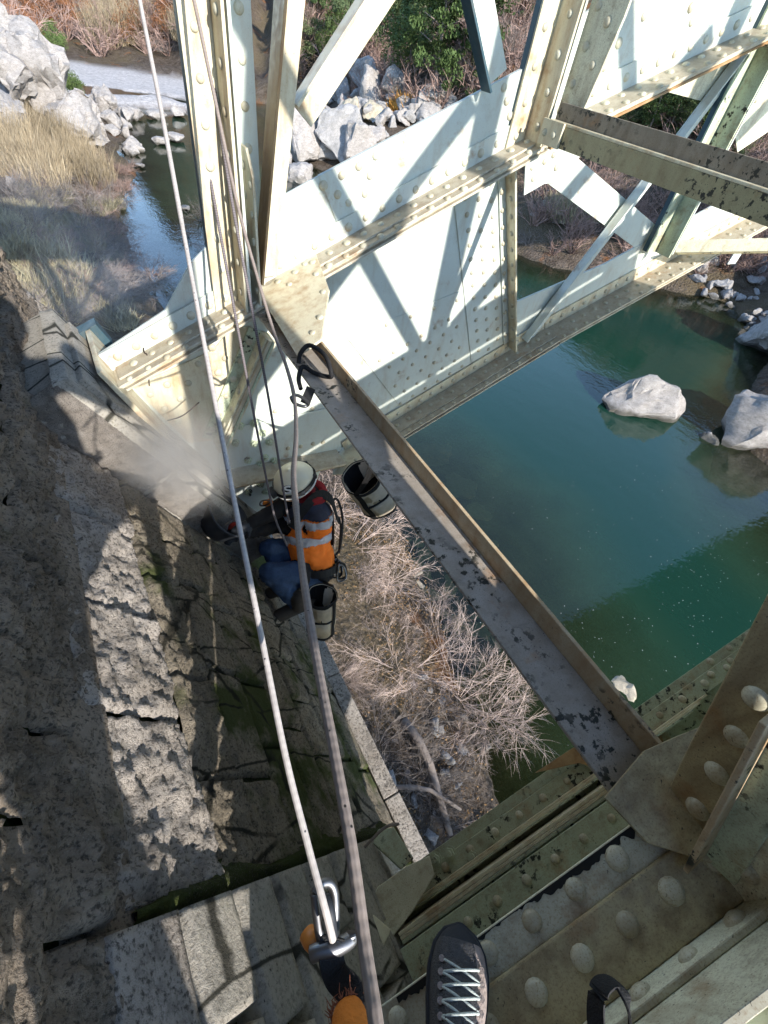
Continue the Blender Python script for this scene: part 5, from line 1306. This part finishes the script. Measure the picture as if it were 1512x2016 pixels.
# ------------------------------------------------------------------ canvas tool bags
def bag(top, bot, r, label, hang=None, lean=V((0, 0, 0))):
    g = empty('tool_bag', bot, label, 'bag'); a = (top - bot); L = a.length; a = a.normalized(); u = a.orthogonal().normalized()
    vw = (-bot); vw = (vw - a * vw.dot(a)).normalized(); u = vw; w = a.cross(u)
    def P(t, z, k=1.0): 
        wr = 1 + .035 * math.sin(3 * t + 9 * z) + .02 * math.sin(7 * t - 14 * z)
        return bot + a * z * L + (u * math.cos(t) + w * math.sin(t)) * r * k * wr
    seg = 30; zs = [0, .02, .1, .25, .4, .55, .7, .85, 1.0]
    vs = [P(2 * math.pi * k / seg, z, .95 if i == 0 else 1.0) for i, z in enumerate(zs) for k in range(seg)] + [P(2 * math.pi * k / seg, z, .95) for z in (1.0, .3) for k in range(seg)]
    fs = [(i * seg + k, i * seg + (k + 1) % seg, (i + 1) * seg + (k + 1) % seg, (i + 1) * seg + k) for i in range(len(zs) + 1) for k in range(seg)] + [tuple(range(seg))[::-1]]
    fs.append(tuple((len(zs) + 1) * seg + k for k in range(seg))); MB().add(vs, fs).build('canvas_body', M['canvas'], g, smooth=True)
    ln = [P(2 * math.pi * k / seg, z, .94) for z in (.99, .75, .32) for k in range(seg)]; fs = [(i * seg + k, (i + 1) * seg + k, (i + 1) * seg + (k + 1) % seg, i * seg + (k + 1) % seg) for i in range(2) for k in range(seg)] + [tuple(2 * seg + k for k in range(seg))]
    MB().add(ln, fs).build('lining', M['black'], g)
    for z0, z1, nm in ((.0, .07, 'bottom_band'), (.93, 1.01, 'rim_band')):
        vs = [P(2 * math.pi * k / seg, z, 1.02) for z in (z0, z1) for k in range(seg)]; o = MB().add(vs, [(k, (k + 1) % seg, seg + (k + 1) % seg, seg + k) for k in range(seg)]).build(nm, M['webbing'], g, smooth=True)
        o.modifiers.new('thick', 'SOLIDIFY').thickness = .004
    for t0 in (-.75, .95): ribbon([P(t0, z, 1.03) for z in (.02, .25, .5, .75, 1.0)], r * .30, M['webbing'], 'strap', g, .003, lambda p, i: p - (bot + a * (p - bot).dot(a)))
    pk = [P(t, .52, 1.03) for t in np.linspace(-.6, .75, 8)]; MB().tube(pk, .006, 6).build('pocket_seam', M['webbing'], g)
    pb = [P(t, z, 1.03) for z in (.1, .5) for t in np.linspace(-.55, .7, 8)]; o = MB().add(pb, [(k, k + 1, 9 + k, 8 + k) for k in range(7)]).build('pocket', M['canvas'], g, smooth=True); o.modifiers.new('thick', 'SOLIDIFY').thickness = .005
    if hang is not None:
        for t0 in (-.8, 2.3):
            s_ = P(t0, 1.0); ribbon(smoothpath([s_, s_.lerp(hang, .5) + V((.01, 0, -.02)), hang], 5), .022, M['webbing'], 'hanger', g, .003, lambda p, i: -p)
bag(pd(712, 938, 2.10), pd(748, 988, 2.30), .093, 'beige canvas tool bag hung open from the long strut', onx(742, 892, .70) if False else pd(735, 905, 1.80))
bag(pd(634, 1172, 2.42), pd(632, 1238, 2.62), .076, 'beige canvas tool bag hanging below the worker', pel + V((.02, -.10, -.10)))
# sling and carabiner on the strut
g = empty('strut_sling', pd(600, 745, 1.78), 'black sling wrapped round the long strut with a carabiner', 'sling')
MB().tube(smoothpath([pd(*p) for p in [(588, 715, 1.86), (592, 695, 1.84), (610, 680, 1.82), (640, 700, 1.80), (652, 735, 1.80), (648, 742, 1.84), (620, 735, 1.86), (596, 722, 1.86), (588, 745, 1.84), (592, 765, 1.80)]], 6), .009, 8).build('sling_loop', M['webbing'], g, smooth=True)
ribbon([pd(612, 765, 1.78), pd(606, 780, 1.74), pd(600, 795, 1.70)], .035, M['webbing'], 'sling_tail', g, .004, lambda p, i: -p)
MB().tube(smoothpath([pd(*p) for p in [(573, 783, 1.60), (585, 778, 1.62), (602, 788, 1.66), (607, 796, 1.68), (598, 800, 1.68), (580, 794, 1.64), (573, 783, 1.60)]], 5), .006, 8).build('carabiner', M['steel'], g, smooth=True)

# ------------------------------------------------------------------ photographer's gear at the bottom edge
D0 = .40
g = empty('carabiner', pd(650, 1860, .43), 'steel carabiner at the lower end of the pale rope', 'carabiner')
MB().tube(smoothpath([pd(*p) for p in [(620, 1760, .415), (630, 1742, .42), (648, 1738, .425), (658, 1756, .425), (660, 1800, .42), (658, 1850, .42), (645, 1885, .41), (632, 1850, .405), (624, 1800, .41), (620, 1760, .415)]], 6), .0042, 10).build('frame', M['steel'], g, smooth=True)
MB().tube([pd(640, 1765, .405), pd(650, 1800, .402), pd(654, 1845, .40)], .0050, 10).build('gate', M['rubber'], g, smooth=True)
MB().tube(smoothpath([pd(*p) for p in [(614, 1878, .40), (630, 1872, .40), (660, 1866, .402), (688, 1850, .41), (690, 1838, .412)]], 6), .0068, 12).build('screw_pin', M['steel'], g, smooth=True)
MB().tube([pd(604, 1836, .415), pd(614, 1850, .41), pd(626, 1866, .405)], [.0075, .0085, .0075], 12).build('gate_sleeve', M['orangeplastic'], g, smooth=True)
ribbon(smoothpath([pd(*p) for p in [(655, 1842, .405), (650, 1880, .40), (662, 1920, .395), (690, 1950, .385), (706, 1990, .37), (712, 2040, .36)]], 6), .021, M['webbing'], 'lanyard_strap', None, .003, lambda p, i: (-p).normalized() + V((.3 * math.sin(i * .3), 0, 0)), 'black webbing strap hanging from the steel carabiner', 'strap')
# orange worn sleeve with frayed hem
g = empty('orange_sleeve', pd(690, 2060, .34), 'worn orange cuff with frayed hem at the bottom edge', 'sleeve')
a0, b0 = pd(686, 1992, .375), pd(706, 2090, .34); ax_ = (b0 - a0).normalized(); u = ax_.orthogonal().normalized(); w = ax_.cross(u)
vs, fs = lathe([(.0125, .0), (.0140, .004), (.0148, .02), (.0155, .05), (.0155, .09)], a0, ax_, u, w, 22); MB().add(vs, fs).build('cuff', M['orangefluff'], g, smooth=True)
vs, fs = lathe([(.0185, -.012), (.0205, .0), (.0200, .03)], a0 + (u * .004), ax_, u, w, 22); 
mb = MB(); rr_ = random.Random(3)
for i in range(120):
    t = rr_.uniform(0, 6.28); p = a0 + (u * math.cos(t) + w * math.sin(t)) * .0132; d = -ax_ * rr_.uniform(.002, .006) + V((rr_.gauss(0, .003),) * 1 + (rr_.gauss(0, .003), rr_.gauss(0, .003))); mb.tube([p, p + d * .6, p + d + V((rr_.gauss(0, .002), rr_.gauss(0, .002), 0))], [.0006, .0005, .0002], 3)
mb.build('frayed_hem', plain('frayed threads', (.25, .09, .05), .9), g)
# strap loop
ribbon(smoothpath([pd(*p) for p in [(1178, 2060, .42), (1174, 1990, .43), (1180, 1950, .435), (1197, 1936, .44), (1216, 1942, .44), (1232, 1972, .43), (1240, 2030, .42), (1242, 2070, .415)]], 7), .017, M['webbing'], 'strap_loop', None, .0022, lambda p, i: V((-.25, .35, .3)) if i < 12 else V((.5, .3, .25)), 'black webbing loop standing up at the bottom edge over the near rib', 'strap')

# ------------------------------------------------------------------ the shoe on the near rib
toe = onp(905, 1822, rib(0, -.055, 0), -PD); heel = onp(880, 2110, rib(0, -.12, 0), -PD)
fw = (toe - heel); SL = .285; fw.normalize(); heel = toe - fw * SL
upv = V((-.30, -.12, 1.0)); upv = (upv - fw * upv.dot(fw)).normalized(); rt = fw.cross(upv)
photog = empty('person', heel - upv * .03, 'person standing on the near rib in a dark trail shoe with pale laces', 'person')
# the photographer leans back in the harness behind the phone; only the shoe reaches into view
CAP = []
pp_ = V((-.08, -.62, -.36)); pn_ = V((-.10, -.50, .16)); ph_ = V((-.08, -.44, .30)); an_ = heel + fw * .05 + upv * .10
kn_ = V((.22, -.56, -.50)); kn2_ = V((-.22, -.62, -.78))
for a_, b_, r1, r2, t_ in [(pp_, pp_.lerp(pn_, .5), .14, .14, 'torso'), (pp_.lerp(pn_, .5), pn_, .15, .08, 'torso'), (pn_ + V((-.17, 0, -.05)), pn_ + V((.17, 0, -.05)), .07, .07, 'torso'), (pn_, ph_, .06, .07, 'neck'), (ph_, ph_ + V((0, .02, .06)), .095, .09, 'head'),
                           (pn_ + V((-.18, 0, -.05)), V((-.26, -.36, -.14)), .06, .05, 'arm'), (V((-.26, -.36, -.14)), V((-.10, -.13, .0)), .045, .035, 'arm'), (pn_ + V((.18, 0, -.05)), V((.24, -.38, -.14)), .06, .05, 'arm'), (V((.24, -.38, -.14)), V((.09, -.13, .02)), .045, .035, 'arm'),
                           (pp_ + V((.08, 0, 0)), kn_, .09, .065, 'jean'), (kn_, an_, .06, .042, 'jean'), (pp_ + V((-.08, 0, 0)), kn2_, .09, .065, 'jean'), (kn2_, V((-.16, -.75, -1.16)), .06, .045, 'jean')]: cap(a_, b_, r1, r2, t_)
mb = MB()
for a, b, ra, rb, t in CAP: capsule(mb, a, b, ra, rb)
tmp = mb.build('tmp', M['black']); rm = tmp.modifiers.new('r', 'REMESH'); rm.mode = 'VOXEL'; rm.voxel_size = .016
sm = tmp.modifiers.new('s', 'SMOOTH'); sm.factor = .5; sm.iterations = 4
me = bpy.data.meshes.new_from_object(tmp.evaluated_get(bpy.context.evaluated_depsgraph_get())); bpy.data.objects.remove(tmp); me.name = 'body'
me.materials.clear()
for m_ in ('black', 'skin', 'helmet', 'black', 'navy'): me.materials.append(M[m_])
co2 = np.array([v.co[:] for v in me.vertices]); me.polygons.foreach_set('material_index', capdist(np.array([np.mean([co2[i] for i in p.vertices], axis=0) for p in me.polygons])).astype('i'))
me.polygons.foreach_set('use_smooth', [True] * len(me.polygons)); link('body', me, photog)
def half(s):  # outline half width left/right along the foot
    w = np.interp(s, [0, .05, .2, .45, .65, .78, .88, .95, .985, 1.0], [.006, .024, .034, .037, .046, .048, .042, .030, .017, .004]); return float(w)
def shx(s, a, k=1.0, hk=1.0):
    """a from -1 (left welt) over 0 (top) to 1 (right welt)"""
    hgt = float(np.interp(s, [0, .15, .35, .5, .65, .8, .92, 1.0], [.075, .085, .085, .078, .062, .046, .034, .012])) * hk
    c = math.sin(a * math.pi / 2); w = half(s) * k; x = w * math.copysign(abs(c) ** .75, c); z = hgt * (max(0, math.cos(a * math.pi / 2)) ** .62)
    return heel + fw * (s * SL) + rt * (x + .006 * math.sin(s * 3)) + upv * z
NS, NA = 34, 20
vs = [shx(i / NS, -1 + 2 * j / NA) for i in range(NS + 1) for j in range(NA + 1)]
fs = [(i * (NA + 1) + j, i * (NA + 1) + j + 1, (i + 1) * (NA + 1) + j + 1, (i + 1) * (NA + 1) + j) for i in range(NS) for j in range(NA)]
mb = MB(); base = mb.add(vs, fs)
for k, f in enumerate(fs):
    i, j = k // NA, k % NA; s = (i + .5) / NS; a = -1 + 2 * (j + .5) / NA
    mb.mi[k] = 1 if (s > .90 or abs(a) > .86) else (2 if a > .34 and .40 < s < .90 else 0)
shoe = mb.build('shoe', [M['mesh'], M['toecap'], M['suede']], photog, smooth=True)
sv = [heel + fw * (s * SL * 1.03 - .004) + rt * (half(s) * 1.10 * sg + .006 * math.sin(s * 3)) for sg, rngs in ((-1, np.linspace(0, 1, 26)), (1, np.linspace(1, 0, 26))) for s in rngs]
MB().prism([p - upv * .022 for p in sv], upv * .027).build('sole', M['toecap'], shoe, bevel=.004)
tv = [shx(s, a, 1.0, 1.07) for s in np.linspace(.42, .80, 12) for a in (-.30, -.15, 0, .15, .30)]
MB().add(tv, [(i * 5 + j, i * 5 + j + 1, (i + 1) * 5 + j + 1, (i + 1) * 5 + j) for i in range(11) for j in range(4)]).build('tongue', M['mesh'], shoe, smooth=True)
rows = np.linspace(.80, .44, 7)
for k in range(6):
    for sg in (-1, 1):
        A_, B_ = shx(rows[k], .40 * sg, 1, 1.08), shx(rows[k + 1], -.40 * sg, 1, 1.08); mid = A_.lerp(B_, .5) + upv * (.006 + .002 * (sg > 0))
        MB().tube(smoothpath([A_ - upv * .003, A_.lerp(mid, .5) + upv * .003, mid, mid.lerp(B_, .5) + upv * .003, B_ - upv * .003], 4), .0022, 7).build('lace', M['lace'], shoe, smooth=True)
for k in range(7):
    for sg in (-1, 1): p = shx(rows[k], .43 * sg, 1, 1.05); MB().tube([p - upv * .002, p + upv * .003], .0048, 10).build('eyelet', M['suede'], shoe)
# tie wires left on the far rib
for pts, lb in [([(279, 645, 2.19), (283, 690, 2.15), (290, 700, 2.14), (292, 735, 2.13), (294, 760, 2.14)], 'short dark wire hanging over the left end of the far rib'), ([(330, 828, 2.30), (360, 818, 2.28), (392, 792, 2.27)], 'thin curved wire lying on the lit plate near the bearing')]:
    tag(MB().tube(smoothpath([pd(*p) for p in pts], 6), .0032, 6).build('tie_wire', M['wire'], smooth=True), lb, 'wire')
tag(MB().tube(smoothpath([pd(*p) for p in [(786, 1622, 2.0), (760, 1628, 1.99), (735, 1650, 1.97), (700, 1690, 1.95), (672, 1740, 1.93)]], 6), .006, 8).build('grey_cable', M['ropeb'], smooth=True), 'grey cable looping past the near bearing', 'cable')
# ------------------------------------------------------------------ stone dust in the air round the tool
def dust(c, rad, dens, label, seed):
    import bmesh
    bm = bmesh.new(); bmesh.ops.create_icosphere(bm, subdivisions=3, radius=1.0)
    for v in bm.verts: v.co *= 1 + .25 * mnoise.noise(v.co * 1.6 + V((seed, 0, 0)))
    me = bpy.data.meshes.new('dust_cloud'); bm.to_mesh(me); bm.free()
    t = NT('airborne dust'); t.t.nodes.remove(t.b)
    tc = t.n('ShaderNodeTexCoord'); ln = t.n('ShaderNodeVectorMath', operation='LENGTH'); t.set(ln.inputs[0], tc.outputs['Object'])
    fall = t.ramp(ln.outputs['Value'], [(.0, 1.0), (.35, .42), (.65, .12), (.93, 0.0)])
    nz = t.ramp(t.noise(2.2 / rad[0] * .5, 4, .6), [(.32, 0.0), (.62, 1.0)])
    pv = t.n('ShaderNodeVolumePrincipled'); pv.inputs['Color'].default_value = (.92, .90, .88, 1); pv.inputs['Anisotropy'].default_value = .2
    t.set(pv.inputs['Density'], t.math('MULTIPLY', t.math('MULTIPLY', fall, nz), dens)); t.t.links.new(pv.outputs[0], t.out.inputs['Volume'])
    me.materials.append(t.mat); o = bpy.data.objects.new('dust_cloud', me); COL.objects.link(o); o.location = c; o.scale = rad; o.rotation_euler = (.3 * seed, .2, .4 * seed)
    tag(o, label, 'dust', kind='stuff'); return o
dust(pd(365, 905, 2.1), (.38, .30, .30), 13.0, 'pale dust cloud billowing from the bearing', 1.0)
dust(pd(300, 850, 2.3), (.42, .32, .26), 8.0, 'thin dust drifting along the bedstone', 2.0)
dust(pd(190, 560, 4.2), (.95, .8, .8), .7, 'bluish dust veil hanging in the shade beyond the wall', 3.0)
dust(pd(40, 400, 5.5), (1.2, 1.0, 1.0), .25, 'faint dust veil at the left edge', 4.0)
